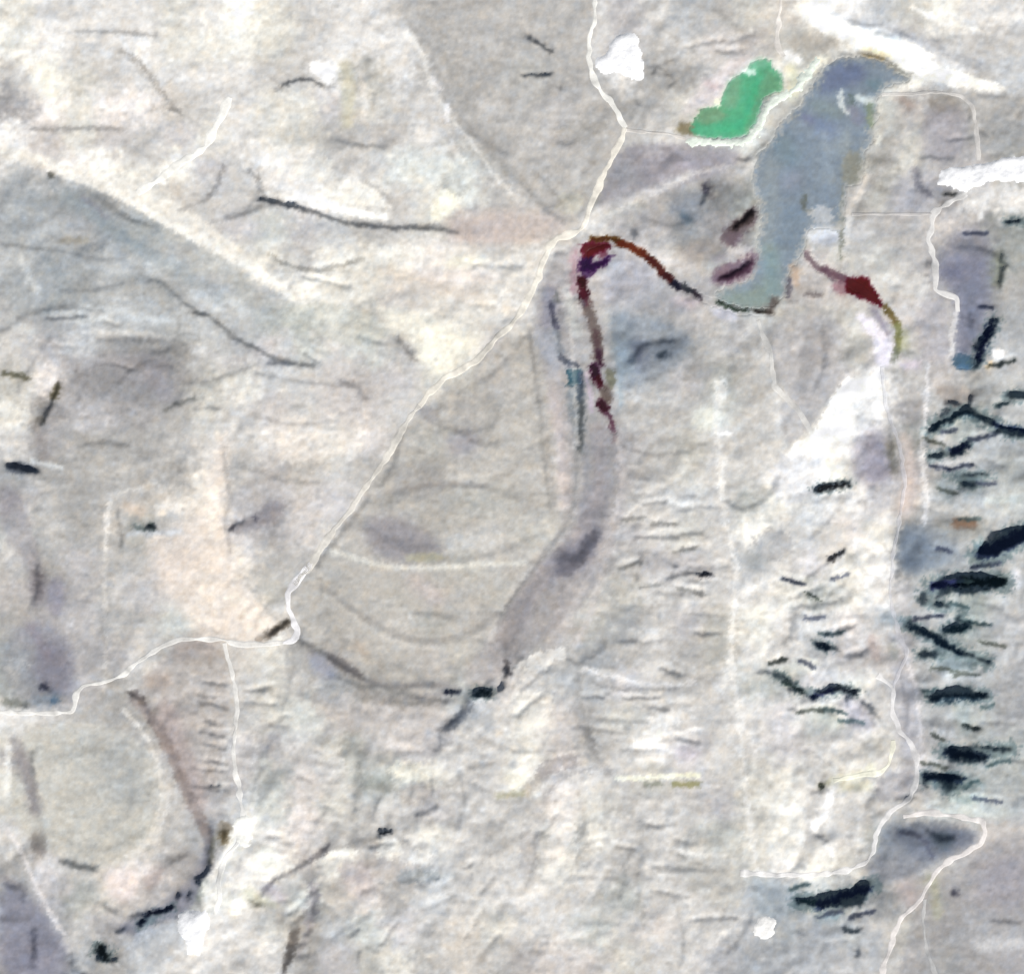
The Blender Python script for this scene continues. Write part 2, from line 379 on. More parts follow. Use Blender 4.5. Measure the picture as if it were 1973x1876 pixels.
tone((128,136,142), 9, "1120,745 1124,810 1122,870", .6, 3)
area((150,150,168), "1050,540 1075,560 1075,600 1055,640 1040,620", .6, 7)
tone((92,92,112), 9, "1060,585 1065,610 1072,630", .8, 3)
tone((112,118,118), 8, "1072,565 1074,580", .7, 3)
area((172,180,196), "1030,630 1060,640 1075,670 1080,720 1055,700 1035,670", .6, 9)
tone((80,88,106), 11, "1083,690 1092,698 1112,705", .8, 3)
area((56,96,114), "1091,711 1118,712 1120,742 1093,742", .92, 2.5)
tone((90,104,128), 9, "1118,720 1117,770", .8, 3)
area((116,130,140), "1092,742 1125,742 1125,790 1115,860 1095,800", .6, 5)
tone((112,116,116), 10, "1120,780 1120,830 1118,865", .65, 4)
tone((196,178,198), 8, "1130,720 1137,760 1140,790", .7, 3)
tone((206,212,208), 20, "1095,560 1100,600 1112,640", .6, 7)
tone((204,190,188), 18, "1065,760 1080,840 1085,920 1085,970", .5, 8)
area((146,145,156), "1050,1080 1110,1040 1160,1010 1160,1035 1140,1080 1110,1110 1060,1112", .75, 8)
area((116,116,128), "1078,1070 1112,1060 1135,1030 1150,1015 1150,1050 1120,1085 1095,1110 1070,1105", .75, 5)
tone((150,152,160), 22, "1175,850 1182,900 1178,950 1160,1000", .6, 8)
tone((148,146,148), 12, "1060,1095 1030,1130 1010,1155 998,1180", .6, 5)
area((152,148,146), "985,1170 1010,1180 1000,1250 960,1280 930,1270 960,1220", .5, 10)
tone((96,92,94), 9, "975,1275 980,1300", .7, 3)
# stream water
tone((112,100,96), 20, "1125,575 1135,600 1143,625 1150,650 1152,690", .85, 3)
tone((98,86,104), 13, "1124,560 1127,585", .7, 2)
tone((30,24,14), 6, "1484,601 1455,600", 1, 1.5, False, .3)
tone((62,78,66), 6, "1440,598 1420,598 1398,590 1382,582", .95, 1.5)
tone((60,52,62), 10, "1350,574 1335,562 1318,556", 1, 2)
tone((22,18,40), 15, "1306,552 1297,545", 1, 2)
tone((50,54,62), 12, "1318,552 1330,560", .9, 2)
tone((64,16,16), 14, "1290,538 1275,524", 1, 2)
tone((84,30,12), 14, "1275,522 1258,505 1240,490", 1, 2)
tone((112,46,16), 15, "1238,488 1218,476 1192,467", 1, 2)
tone((92,54,10), 10, "1140,461 1165,459 1190,461", 1, 2)
area((96,4,30), "1118,472 1140,465 1168,466 1180,474 1165,484 1148,490 1140,500 1122,500", 1, 2.5)
area((120,60,82), "1150,488 1168,482 1172,492 1155,500", .8, 2)
area((52,4,72), "1116,498 1140,494 1142,506 1160,502 1175,490 1182,492 1168,508 1150,520 1140,532 1125,535 1114,525", 1, 2.5)
tone((130,112,136), 8, "1122,529 1138,527", .7, 2)
tone((58,2,18), 16, "1121,540 1124,555 1125,570", 1, 2.5)
tone((108,52,62), 10, "1122,560 1132,585", .6, 3)
tone((96,74,78), 11, "1148,640 1152,668", .9, 3)
tone((62,30,50), 12, "1152,680 1158,700", .95, 2.5)
tone((48,0,38), 17, "1144,708 1148,722", 1, 2.5)
tone((70,8,30), 13, "1152,728 1157,742", 1, 2.5)
area((124,124,104), "1165,712 1186,712 1186,745 1172,750", .8, 3)
tone((112,98,92), 18, "1165,750 1170,768", .85, 3)
tone((60,16,34), 18, "1158,778 1166,788", 1, 2.5)
tone((100,62,82), 8, "1170,797 1178,810 1182,828", .95, 2)
tone((126,112,118), 8, "1181,828 1184,850", .6, 3)
tone((170,112,128), 14, "1108,485 1106,520 1105,560", .45, 5)
# second red reach
tone((126,108,116), 10, "1553,487 1562,503 1575,515 1590,520", .9, 2.5)
tone((112,82,96), 16, "1590,520 1610,530 1630,540", .9, 3)
area((92,2,26), "1630,534 1672,534 1680,548 1695,570 1705,590 1695,592 1678,580 1660,575 1640,566 1628,562", 1, 2.5)
area((148,96,112), "1600,545 1628,540 1630,570 1612,565", .6, 4)
tone((120,104,62), 14, "1708,592 1718,606 1726,620", .95, 3)
tone((132,134,84), 12, "1731,625 1734,650 1730,675", .9, 3)
tone((128,134,116), 13, "1728,672 1722,692", .85, 3)
tone((186,190,142), 14, "1745,640 1742,670", .5, 5)
tone((150,144,166), 12, "1682,595 1700,620 1712,640", .7, 5)
area((238,234,250), "1645,605 1672,606 1700,640 1720,650 1722,700 1705,706 1685,700 1690,660 1670,635", .85, 5)
area((214,202,226), "1735,695 1775,690 1775,712 1740,712", .6, 6)
tone((196,164,136), 14, "1530,515 1535,545", .7, 5)
tone((90,88,104), 9, "1520,540 1520,570", .7, 3)
tone((112,104,104), 8, "1555,567 1580,568", .7, 3)
tone((92,82,78), 14, "1492,580 1483,600", .8, 4)
area((176,176,166), "1625,640 1680,640 1680,700 1640,715 1620,690", .5, 10)
# big white flat and neighbours
area((252,252,248), "1628,728 1690,722 1684,745 1660,770 1648,800 1645,835 1605,845 1590,890 1575,925 1520,915 1510,885 1535,850 1565,840 1585,800 1602,765", .95, 2.5)
area((184,184,188), "1500,770 1580,700 1625,720 1590,780 1560,830 1510,860", .6, 5)
area((252,252,250), "1690,712 1712,716 1690,760 1668,775 1672,735", .8, 3)
area((206,212,220), "1645,770 1690,760 1690,820 1660,840 1648,820", .6, 8)
area((152,150,172), "1645,850 1690,820 1710,860 1725,900 1715,930 1660,935 1640,900", .6, 10)
tone((120,118,104), 16, "1715,860 1722,890 1722,905", .6, 6)
tone((222,202,192), 26, "1745,850 1755,900 1755,940 1745,980", .65, 8)
area((250,246,238), "1470,895 1560,880 1560,930 1540,940 1480,935", .5, 12)
area((244,244,238), "1370,730 1402,732 1395,780 1375,790 1378,760", .7, 6)
area((222,226,216), "1335,785 1390,785 1388,830 1335,830", .7, 6)
tone((253,253,253), 8, "1388,835 1408,835", .9, 2)
# right-hand uplands: pools, dark rock
area((120,124,150), "1840,490 1900,490 1905,540 1900,620 1870,690 1840,690 1845,590 1840,560 1800,520", .6, 12)
tone((92,98,128), 12, "1830,520 1850,525", .6, 8)
tone((96,110,128), 30, "1870,560 1880,640", .4, 10)
tone((134,142,118), 26, "1920,500 1918,540", .6, 8)
area((72,104,128), "1840,682 1860,681 1877,688 1880,710 1838,710", .9, 3)
area((90,130,168), "1850,695 1880,700 1878,712 1845,712", .6, 3)
tone((250,248,246), 18, "1918,680 1928,682", .95, 3)
tone((238,212,172), 12, "1905,705 1910,700", .8, 3)
tone((130,126,130), 20, "1870,610 1872,625", .4, 4)
area((146,134,126), "1800,745 1830,740 1870,745 1885,770 1850,780 1820,780", .5, 7)
area((170,180,176), "1835,800 1870,800 1885,820 1880,850 1830,850 1820,820", .6, 8)
area((112,124,130), "1845,920 1900,920 1900,955 1850,960", .5, 8)
area((116,136,146), "1800,920 1840,925 1840,965 1812,965", .5, 7)
tone((206,216,212), 12, "1900,965 1965,962", .6, 4)
area((148,150,146), "1810,990 1900,995 1905,1030 1850,1040 1800,1030", .6, 9)
tone((134,104,84), 18, "1845,1008 1875,1008", .85, 5)
tone((150,178,190), 14, "1890,1040 1886,1060", .6, 5)
area((106,122,144), "1740,1010 1775,1020 1800,1060 1780,1100 1740,1100 1730,1060", .7, 9)
area((130,142,156), "1775,1050 1850,1050 1860,1080 1800,1100", .5, 10)
area((150,166,164), "1845,1150 1890,1140 1900,1170 1870,1240 1830,1230 1840,1180", .5, 10)
tone((232,232,238), 16, "1955,1105 1955,1125", .8, 4)
area((110,134,144), "1800,1240 1850,1260 1890,1290 1820,1300 1800,1275", .5, 7)
tone((202,212,220), 14, "1830,1300 1880,1302", .6, 6)
tone((164,182,182), 30, "1850,1360 1860,1400", .5, 10)
area((100,124,128), "1790,1490 1880,1490 1900,1520 1800,1525", .45, 7)
area((182,206,202), "1830,1530 1900,1530 1880,1550 1830,1545", .7, 6)
area((196,208,206), "1800,1545 1960,1550 1960,1575 1820,1575", .5, 8)
area((176,180,196), "1705,1230 1750,1220 1745,1280 1770,1350 1760,1450 1740,1460 1730,1400 1725,1330", .45, 9)
tone((152,178,196), 22, "1710,1190 1740,1200", .5, 8)
tone((178,158,152), 18, "1680,1230 1690,1265", .6, 6)
tone((150,152,142), 18, "1720,1245 1725,1265", .6, 6)
area((176,178,204), "1620,1335 1650,1345 1690,1390 1680,1410 1640,1400", .45, 8)
tone((196,208,190), 30, "1590,1375 1610,1390", .4, 10)
tone((150,146,92), 8, "1580,1515 1600,1505", .4, 4)
tone((240,238,212), 14, "1608,1502 1640,1496 1670,1488 1680,1475", .85, 4)
tone((212,210,184), 18, "1625,1515 1670,1512", .7, 5)
tone((253,253,253), 16, "1600,1525 1598,1540 1590,1560 1578,1580 1570,1592", .85, 4)
tone((250,248,244), 16, "1590,1635 1600,1640", .8, 4)
area((118,126,146), "1715,1598 1760,1590 1830,1592 1880,1602 1872,1625 1830,1640 1800,1655 1770,1660 1740,1630", .65, 8)
area((78,94,106), "1790,1605 1830,1602 1840,1620 1815,1640 1800,1625", .8, 5)
tone((92,92,112), 7, "1735,1603 1760,1605 1785,1620 1795,1650", .7, 3)
tone((190,172,170), 30, "1745,1710 1755,1730", .5, 10)
tone((180,182,150), 18, "1790,1690 1800,1700 1805,1760", .5, 6)
tone((100,100,116), 14, "1838,1718", .8, 4)
area((158,174,188), "1440,1690 1500,1690 1520,1710 1540,1700 1560,1740 1500,1780 1450,1760 1450,1720", .6, 8)
area((206,214,218), "1550,1700 1610,1698 1600,1722 1560,1725", .6, 6)
tone((124,156,172), 16, "1580,1770 1610,1765", .7, 6)
tone((226,228,230), 22, "1890,1820 1960,1815", .5, 8)
area((150,146,166), "1900,1650 1980,1650 1980,1760 1880,1740", .25, 20)
# middle mesa
area((150,150,154), "750,910 830,890 870,930 820,960 760,950", .35, 12)
area((150,148,158), "700,1000 760,990 830,1030 860,1060 850,1080 760,1080 710,1060", .6, 10)
area((190,186,154), "780,1068 850,1064 860,1078 790,1084", .7, 4)
tone((216,216,206), 8, "640,1062 700,1082 760,1096 860,1092 930,1086 1010,1084", .6, 4)
tone((206,188,186), 26, "800,1120 840,1150", .4, 12)
tone((212,214,214), 34, "860,1045 950,1040", .45, 10)
area((150,148,168), "860,840 920,830 920,870 870,880", .35, 9)
area((160,158,162), "800,780 840,780 845,815 815,815", .6, 6)
tone((186,168,150), 16, "690,1240 700,1255", .5, 8)
area((150,156,178), "590,1250 640,1270 650,1310 610,1305", .55, 8)
area((120,116,118), "625,1255 650,1262 690,1290 700,1305 680,1305 640,1280", .75, 5)
tone((150,148,150), 12, "700,1310 760,1322 840,1318 880,1325", .6, 5)
tone((140,140,138), 8, "760,1352 820,1355 850,1350", .6, 4)
tone((108,98,86), 16, "515,1222 535,1212 552,1200", .9, 3)
tone((118,104,92), 10, "497,1232 520,1222", .7, 4)
area((100,108,122), "905,1345 912,1360 895,1385 865,1410 848,1410 870,1385 895,1365", .7, 5)
tone((206,214,224), 22, "925,1355 930,1368", .6, 6)
tone((206,186,186), 20, "560,1130 560,1130", .01, 5)
# left side
area((140,136,146), "0,1440 55,1450 62,1520 80,1560 60,1560 45,1500 0,1480", .5, 7)
area((118,112,112), "58,1600 88,1600 90,1650 60,1655", .7, 6)
tone((130,122,120), 18, "30,1665 55,1660", .01, 6)
tone((130,124,124), 22, "75,1110 75,1140", .75, 7)
area((146,146,168), "90,1120 120,1110 125,1180 95,1190", .5, 7)
area((122,118,134), "75,1245 120,1235 138,1290 130,1335 95,1345 62,1300", .5, 12)
tone((60,64,92), 14, "85,1324", .9, 4)
tone((110,136,154), 20, "70,1350 105,1343", .6, 7)
tone((58,100,132), 14, "103,1348", .9, 4)
tone((116,120,112), 14, "10,1352 50,1355", .6, 4)
area((130,126,138), "60,1270 130,1270 150,1300 130,1390 120,1395 110,1340", .01, 5)
tone((124,124,130), 14, "127,1300 130,1390", .01, 4)
area((94,102,116), "12,890 52,892 70,905 60,912 15,912", .9, 3)
tone((214,222,226), 9, "60,888 90,895 118,900", .7, 3)
area((140,136,130), "62,790 115,735 118,760 95,790 85,820 70,830", .4, 6)
tone((120,112,84), 14, "110,745 104,765", .85, 3)
tone((108,106,100), 14, "80,810", .8, 3)
tone((134,130,104), 9, "8,720 28,722 55,728", .8, 3)
area((238,222,208), "270,1010 340,1020 400,950 420,840 440,860 430,980 445,1060 470,1130 520,1190 490,1240 400,1220 350,1180 300,1130", .6, 14)
tone((252,240,226), 22, "408,950 408,990 412,1030", .7, 6)
tone((252,238,222), 30, "450,1150 480,1185 505,1215", .5, 10)
tone((222,200,180), 20, "245,975 270,985", .5, 6)
area((200,208,218), "240,1020 350,1018 352,1032 245,1034", .7, 4)
tone((98,112,112), 11, "262,1016 282,1018", .7, 3)
tone((64,78,78), 12, "292,1012 294,1018", .9, 3)
area((132,128,136), "440,1010 480,1000 520,960 550,965 545,1000 500,1020 450,1030", .5, 7)
tone((108,106,112), 11, "448,1018", .8, 3)
tone((96,94,104), 10, "494,1000", .8, 3)
area((140,140,166), "0,1690 50,1720 110,1780 130,1840 90,1890 0,1890", .4, 16)
tone((108,108,124), 14, "65,1800 67,1830 64,1860", .6, 5)
tone((112,110,112), 12, "10,1770 55,1770", .6, 4)
tone((146,142,142), 12, "5,1690 30,1705 45,1715", .6, 5)
area((232,216,210), "200,1675 260,1668 270,1690 255,1735 230,1740 205,1715", .7, 7)
area((170,154,150), "275,1680 320,1665 310,1700 280,1720", .6, 7)
area((126,130,152), "225,1780 290,1755 350,1715 385,1675 400,1600 410,1580 408,1650 390,1720 355,1760 300,1785 250,1805", .55, 7)
area((190,202,218), "245,1825 270,1790 330,1775 340,1785 290,1800 262,1830", .6, 6)
tone((118,104,76), 22, "432,1608 434,1618", .9, 4)
tone((150,136,116), 16, "428,1590 440,1592", .7, 4)
tone((120,120,104), 10, "412,1615 408,1640 405,1660", .6, 4)
tone((140,154,134), 10, "395,1700 385,1730", .5, 5)
area((252,250,242), "430,1635 475,1560 500,1500 490,1600 470,1640 445,1680 425,1730 400,1760 385,1730 395,1690 420,1660", .75, 6)
tone((206,206,168), 18, "480,1720 500,1735 530,1740", .5, 7)
tone((126,124,104), 10, "485,1738 500,1744", .5, 5)
area((172,152,152), "300,1360 330,1340 360,1430 390,1500 400,1560 370,1550 340,1480 310,1420", .4, 9)
tone((176,164,160), 40, "350,1250 380,1240 400,1245", .5, 12)
tone((108,104,106), 11, "252,1335 262,1335 272,1348", .7, 3)
tone((140,136,138), 10, "280,1360 292,1385 300,1410", .6, 4)
area((188,166,152), "270,1300 330,1290 330,1330 290,1330", .4, 8)
area((160,160,168), "380,1270 400,1260 425,1300 400,1320 370,1310", .01, 8)
# the pale oval on the lower left
area((196,196,186), "10,1440 100,1400 200,1420 280,1440 300,1560 270,1640 200,1670 90,1650 20,1580", .35, 20)
area((166,172,176), "170,1420 260,1420 280,1540 230,1560 180,1500", .4, 16)
tone((214,210,204), 7, "320,1480 322,1560 300,1620", .6, 4)
tone((206,204,198), 7, "60,1640 110,1672 160,1690 200,1692", .5, 4)
tone((140,144,144), 12, "120,1660 150,1668 185,1672", .6, 4)
tone((238,238,232), 13, "16,1440 14,1480 12,1530", .8, 4)
tone((226,222,222), 8, "8,1590 30,1620 50,1660 70,1710 90,1745 105,1775 125,1800", .65, 3)
# lower middle
tone((252,250,240), 16, "620,1655 645,1643 680,1640", .8, 4)
tone((120,116,120), 11, "632,1630 618,1645 600,1655", .7, 4)
tone((150,148,150), 8, "600,1660 560,1680 535,1690 510,1710", .65, 4)
tone((140,136,140), 10, "600,1700 612,1740 590,1800 575,1840", .55, 5)
area((96,90,86), "560,1790 578,1785 575,1810 562,1850 548,1880 542,1860", .75, 4)
tone((196,188,204), 20, "520,1710 540,1730", .5, 7)
area((160,168,170), "700,1480 760,1480 765,1520 730,1560 690,1550", .35, 10)
tone((206,214,218), 12, "790,1680 840,1685 870,1685", .6, 4)
tone((246,246,242), 14, "800,1655 820,1660", .7, 5)
area((222,206,204), "650,1690 720,1680 720,1720 680,1730", .4, 9)
tone((196,192,176), 16, "1085,1560 1100,1500 1110,1480", .01, 5)
area((240,236,230), "1070,1480 1120,1490 1110,1560 1095,1650 1060,1700 1070,1600", .45, 10)
tone((253,253,248), 12, "1225,1175 1240,1172 1260,1160", .01, 4)
area((253,253,250), "1225,1420 1300,1405 1295,1415 1262,1420 1245,1435 1222,1440", .8, 4)
area((210,200,222), "1300,1440 1345,1440 1345,1462 1305,1465", .4, 7)
tone((250,250,226), 8, "1188,1498 1240,1499 1290,1494 1345,1493", .9, 2.5)
tone((240,238,206), 8, "1290,1494 1346,1494", .6, 3)
tone((156,154,110), 12, "1300,1510 1345,1510", .85, 3)
tone((150,154,140), 9, "1240,1510 1272,1510", .7, 3)
tone((240,238,220), 26, "985,1495 1000,1512", .7, 7)
area((150,142,136), "1005,1512 1040,1488 1060,1480 1060,1495 1030,1520 1005,1530", .5, 5)
tone((176,172,134), 12, "960,1532 1005,1528", .6, 4)
tone((240,240,238), 22, "1475,980 1435,1015 1445,1040", .3, 9)
area((250,248,242), "1425,1040 1460,1010 1470,1030 1440,1060", .4, 7)
tone((246,248,246), 10, "1418,1165 1412,1210 1405,1280 1395,1330", .5, 6)
tone((250,250,246), 8, "1395,880 1388,930 1392,960", .6, 5)
area((156,168,176), "1440,1060 1480,1060 1480,1090 1440,1100", .4, 9)
area((236,236,224), "1450,1170 1480,1160 1490,1240 1450,1270", .4, 9)
tone((232,238,242), 14, "1290,965 1330,970", .6, 4)
tone((252,252,250), 12, "1195,1425 1170,1418 1160,1415", .01, 4)
area((250,250,246), "1200,1400 1240,1390 1235,1415 1190,1420", .01, 5)
area((244,244,240), "1190,1390 1230,1395 1280,1415 1220,1425 1195,1410", .4, 6)

# ---- scarps and gullies (shadowed faces lean away from the sun)
lean(-1.5, 9, "500,384 530,391 560,396 588,402", 2)
lean(-.6, 8, "590,404 620,412 645,422 680,432 760,440 830,440 880,446", 2.5)
lean(.35, 10, "600,395 650,408 720,416", 3)
lean(-.7, 7, "545,165 560,156 590,152 608,155 618,165", 2)
lean(-1.3, 6, "1010,145 1062,145", 2)
lean(-.8, 9, "1018,70 1035,82 1060,98", 3)
lean(-.9, 5, "1079,172", 2)
lean(-.8, 8, "98,337", 4)
lean(-.28, 7, "230,100 250,115 275,140 300,170 320,205 345,215", 3)
lean(-.25, 7, "150,62 220,60 300,70", 3)
lean(-.28, 6, "60,250 130,248 230,248", 3)
lean(-.3, 8, "430,320 415,365 395,385", 4)
lean(-.35, 8, "480,330 500,350 495,380 470,410 440,420", 4)
lean(-.3, 6, "530,500 560,515 610,522 645,512 690,505", 3)
lean(-.22, 10, "800,55 838,108 840,150 884,222 945,296 1010,365 1075,420", 5)
lean(-.3, 7, "890,250 920,265 960,290 975,300", 4)
lean(-.3, 7, "720,180 722,200", 3)
lean(-.4, 7, "640,270 690,280 740,282", 4)
lean(-.3, 9, "450,420 500,400 540,395", 4)
lean(-.45, 10, "190,380 215,400 240,420 280,430 300,440", 6)
lean(-.5, 6, "285,538 310,540 322,555 350,580 380,600 400,610", 2.5)
lean(-.7, 6, "375,602 398,605", 2)
lean(-.5, 8, "418,620 430,630 445,650 465,660 480,665 520,690 560,700 600,705", 3)
lean(-.7, 8, "520,700 558,702", 3)
lean(-.5, 8, "160,640 172,642", 3)
lean(-.35, 9, "190,655 240,655 310,655", 4)
lean(-.35, 8, "300,705 330,705 330,725", 4)
lean(-.6, 6, "320,790 345,775 375,768", 2.5)
lean(-.6, 6, "402,786 420,788", 2.5)
lean(-.35, 5, "350,740 400,735 450,720 500,700", 3)
lean(-.5, 9, "765,650 780,670 795,690", 4)
lean(-.35, 8, "660,735 690,740 690,760 705,770", 4)
lean(-.3, 6, "870,835 925,830 950,820 960,800 940,760", 4)
lean(-.35, 6, "905,850 940,860 960,850", 4)
lean(-.35, 8, "850,780 840,810 860,825 900,835", 5)
lean(-.4, 8, "960,640 935,675 920,700", 4)
lean(-.35, 9, "770,840 765,880 745,920 700,975 640,1045 610,1090", 4)
lean(-.3, 10, "690,1005 750,1040 790,1055 850,1050", 7)
lean(-.3, 8, "800,1180 850,1185 880,1190", 5)
lean(-.25, 6, "870,1230 950,1240", 5)
lean(-.4, 9, "575,1235 610,1250 660,1285 700,1310 780,1340 860,1352 900,1340 950,1310", 4)
lean(-.3, 8, "640,1300 700,1325 800,1325 880,1310", 5)
lean(.25, 10, "640,1330 720,1365 850,1370 900,1365", 5)
lean(-1.2, 9, "860,1333 882,1333", 2)
lean(-1.6, 13, "918,1336 942,1334", 2)
lean(-1.0, 9, "962,1330 970,1318", 2)
lean(-.5, 12, "900,1350 890,1375 855,1405", 4)
lean(-.9, 7, "975,1283 977,1305 990,1290 1005,1270", 2)
lean(-.4, 7, "905,1480 945,1470", 3)
lean(-.5, 7, "845,1405 852,1440 840,1450", 3)
lean(-1.6, 9, "733,1602 752,1602", 1.8)
lean(-1.5, 7, "733,1602 732,1614", 1.8)
lean(-.6, 8, "808,1570 820,1568 840,1552", 3)
lean(-.5, 6, "720,1575 725,1545 735,1535", 2.5)
lean(-.5, 6, "832,1505 834,1530", 2.5)
lean(-.6, 6, "830,1690 842,1690", 2)
lean(-.4, 7, "765,1700 800,1690 815,1705", 3)
lean(-.5, 8, "635,1630 615,1650 560,1680 520,1700 500,1735 497,1745", 3)
lean(-.4, 8, "612,1720 605,1760 590,1800 565,1830 545,1870", 4)
lean(-.6, 7, "690,1790 680,1800 672,1805", 2.5)
lean(-.5, 6, "692,1835 690,1850", 2.5)
lean(-.3, 7, "495,1400 510,1440 490,1480 500,1530", 5)
lean(-.35, 8, "660,1400 700,1470 680,1520 690,1600", 6)
lean(-.3, 8, "1120,1400 1130,1440 1150,1480 1180,1500", 6)
lean(-.4, 10, "1140,1370 1130,1410 1145,1430 1160,1440", 5)
lean(-.35, 8, "1100,1500 1130,1560 1120,1620 1100,1660 1080,1700", 6)
lean(-.3, 8, "1230,1580 1240,1640 1225,1700 1235,1760", 6)
lean(-.45, 8, "1205,1400 1210,1405", 3)
lean(-.45, 7, "1290,1425 1265,1430 1270,1445", 3)
lean(-.4, 6, "1250,1668 1300,1672 1380,1678", 3)
lean(-.35, 6, "1265,1588 1300,1590", 2.5)
lean(-1.5, 7, "1345,1106 1370,1107", 1.8)
lean(-.9, 9, "1308,1104 1345,1106", 2)
lean(-.7, 9, "1300,1090 1298,1110 1278,1122", 2.5)
lean(-.6, 7, "1225,1108 1232,1120", 2.5)
lean(-.8, 8, "1308,953 1335,956", 2)
lean(-.5, 8, "1250,1030 1300,1028 1350,1025 1360,1035", 3)
lean(-.5, 6, "1305,985 1325,985", 2.5)
lean(-.55, 7, "1200,1172 1228,1170 1265,1175", 2.5)
lean(-.55, 6, "1240,1205 1275,1205 1300,1207", 2.5)
lean(-.5, 6, "1190,1235 1225,1235", 2.5)
lean(-.5, 9, "1232,1065 1234,1085", 3)
lean(-.4, 7, "1200,1330 1230,1325 1260,1330 1300,1325", 3)
lean(-.5, 8, "1195,1365 1225,1362 1285,1365", 3)
lean(.4, 7, "1240,1345 1290,1352 1330,1345", 3)
lean(.4, 8, "1128,1290 1150,1293 1180,1300 1215,1310", 3)
lean(-.4, 9, "1092,1270 1110,1280 1130,1270 1160,1255 1165,1235", 4)
lean(-.5, 9, "1100,1325 1112,1320 1112,1300", 4)
lean(-.35, 16, "1075,1060 1110,1090 1130,1050 1150,1025", 6)
lean(-.5, 6, "1060,590 1070,625 1085,690 1110,705", 3)
lean(-.5, 8, "1118,720 1120,800 1118,860", 3)
lean(-.6, 10, "1215,700 1225,675 1250,660 1300,655", 4)
lean(-.7, 12, "1270,684 1285,682", 4)
lean(-.7, 9, "1360,360 1364,375 1350,395", 3)
lean(-1.1, 9, "1415,440 1432,425 1450,408", 2.5)
lean(-.9, 8, "1388,536 1415,525 1448,506", 3)
lean(-.6, 8, "1425,308 1448,306", 2.5)
lean(-.5, 8, "1220,440 1222,460", 3)
lean(-.4, 8, "1240,420 1300,440 1330,420", 5)
lean(-.35, 8, "1300,380 1320,430", 6)
lean(-.5, 7, "1250,120 1280,135 1300,160 1290,165", 3)
lean(-.7, 7, "1255,120 1260,140", 2.5)
lean(-.5, 8, "1226,195 1230,205", 3)
lean(-.3, 8, "1380,20 1400,35 1430,60 1430,85", 5)
lean(-.4, 7, "1075,275 1100,278", 3)
lean(-.3, 8, "1050,400 1070,420 1085,430", 4)
lean(-.45, 6, "1640,40 1670,50 1700,50", 3)
lean(-.45, 6, "1735,65 1760,75", 3)
lean(-.45, 8, "1800,75 1815,90 1820,105", 3)
lean(-.5, 7, "1870,195 1872,215 1870,235", 2.5)
lean(-.5, 7, "1892,255 1895,262", 2.5)
lean(-.45, 6, "1775,303 1835,307", 2.5)
lean(-.5, 9, "1770,335 1775,360 1795,378", 4)
lean(-.9, 6, "1820,374 1845,374", 2)
lean(-1.4, 8, "1943,427 1965,428", 2)
lean(-.5, 12, "1850,475 1895,480 1920,490", 6)
lean(-1.1, 9, "1930,490 1935,510 1925,550", 2.5)
lean(-.6, 10, "1790,505 1800,512", 4)
lean(-.5, 9, "1870,610 1872,630", 3)
lean(-1.8, 14, "1915,618 1910,640 1898,655 1886,668", 2)
lean(-1.8, 10, "1890,672 1888,690 1880,702", 2)
lean(-1.7, 13, "1795,828 1812,820 1835,808 1850,795 1870,790 1885,800 1900,812", 2)
lean(-1.5, 9, "1828,775 1850,778", 2)
lean(-1.5, 8, "1872,765 1872,785", 2)
lean(-1.2, 8, "1830,790 1815,800", 3)
lean(-1.8, 13, "1912,815 1925,828 1945,834 1975,836 2010,830", 2)
lean(-1.7, 12, "1945,762 1975,760 2000,765", 2)
lean(-1.7, 7, "1793,880 1812,879 1817,866", 1.8)
lean(-1.7, 14, "1838,872 1852,866 1862,856", 2)
lean(-1.5, 7, "1838,915 1898,915", 2)
lean(-1.2, 8, "1852,930 1878,932", 2)
lean(-1.6, 11, "1573,943 1600,936 1632,932", 2)
lean(-1.4, 7, "1597,1078 1612,1070 1628,1062", 2)
lean(-.5, 7, "1598,1084 1575,1098 1560,1110", 3)
lean(-1.4, 9, "1560,1143 1568,1150 1575,1155", 2)
lean(-.7, 6, "1575,1155 1600,1148 1618,1152", 2.5)
lean(-.6, 7, "1565,1170 1578,1178", 3)
lean(-1.5, 13, "1578,1242 1592,1248", 2)
lean(-.9, 8, "1595,1243 1615,1252", 3)
lean(-.45, 8, "1515,1228 1570,1230", 4)
lean(-.6, 6, "1510,1240 1525,1225 1530,1190 1528,1170", 5)
lean(-1.2, 7, "1500,1300 1512,1310 1530,1318", 2)
lean(-1.7, 9, "1520,1328 1545,1330 1550,1337", 2)
lean(-.8, 6, "1460,1295 1490,1297 1502,1305", 2.5)
lean(-1.6, 12, "1565,1345 1575,1335 1595,1330 1608,1327", 2)
lean(-1.7, 9, "1608,1325 1622,1323 1632,1330 1635,1345", 2)
lean(-1.7, 9, "1640,1335 1652,1332", 2)
lean(-1.0, 9, "1665,1355 1675,1362 1685,1378", 2.5)
lean(-.7, 7, "1548,1350 1535,1362 1520,1370", 3)
lean(-.6, 6, "1590,1350 1600,1375", 3)
lean(-1.5, 11, "1583,1513", 2)
lean(-.6, 8, "1565,1525 1590,1522", 3)
lean(-.8, 7, "1568,1608 1585,1612 1590,1620", 2.5)
lean(-1.8, 0, "1880,1078 1905,1079 1925,1070 1940,1056 1962,1046 2010,1040 2010,1012 1965,1014 1940,1020 1908,1026 1898,1050", 2, True)
lean(-1.8, 0, "1795,1131 1825,1107 1870,1105 1905,1108 1935,1118 1935,1127 1915,1131 1880,1141 1850,1143 1835,1137 1820,1150 1803,1155 1815,1137", 2, True)
lean(-1.6, 15, "1780,1148 1781,1158", 2)
lean(-1.4, 8, "1808,1166 1826,1168", 2)
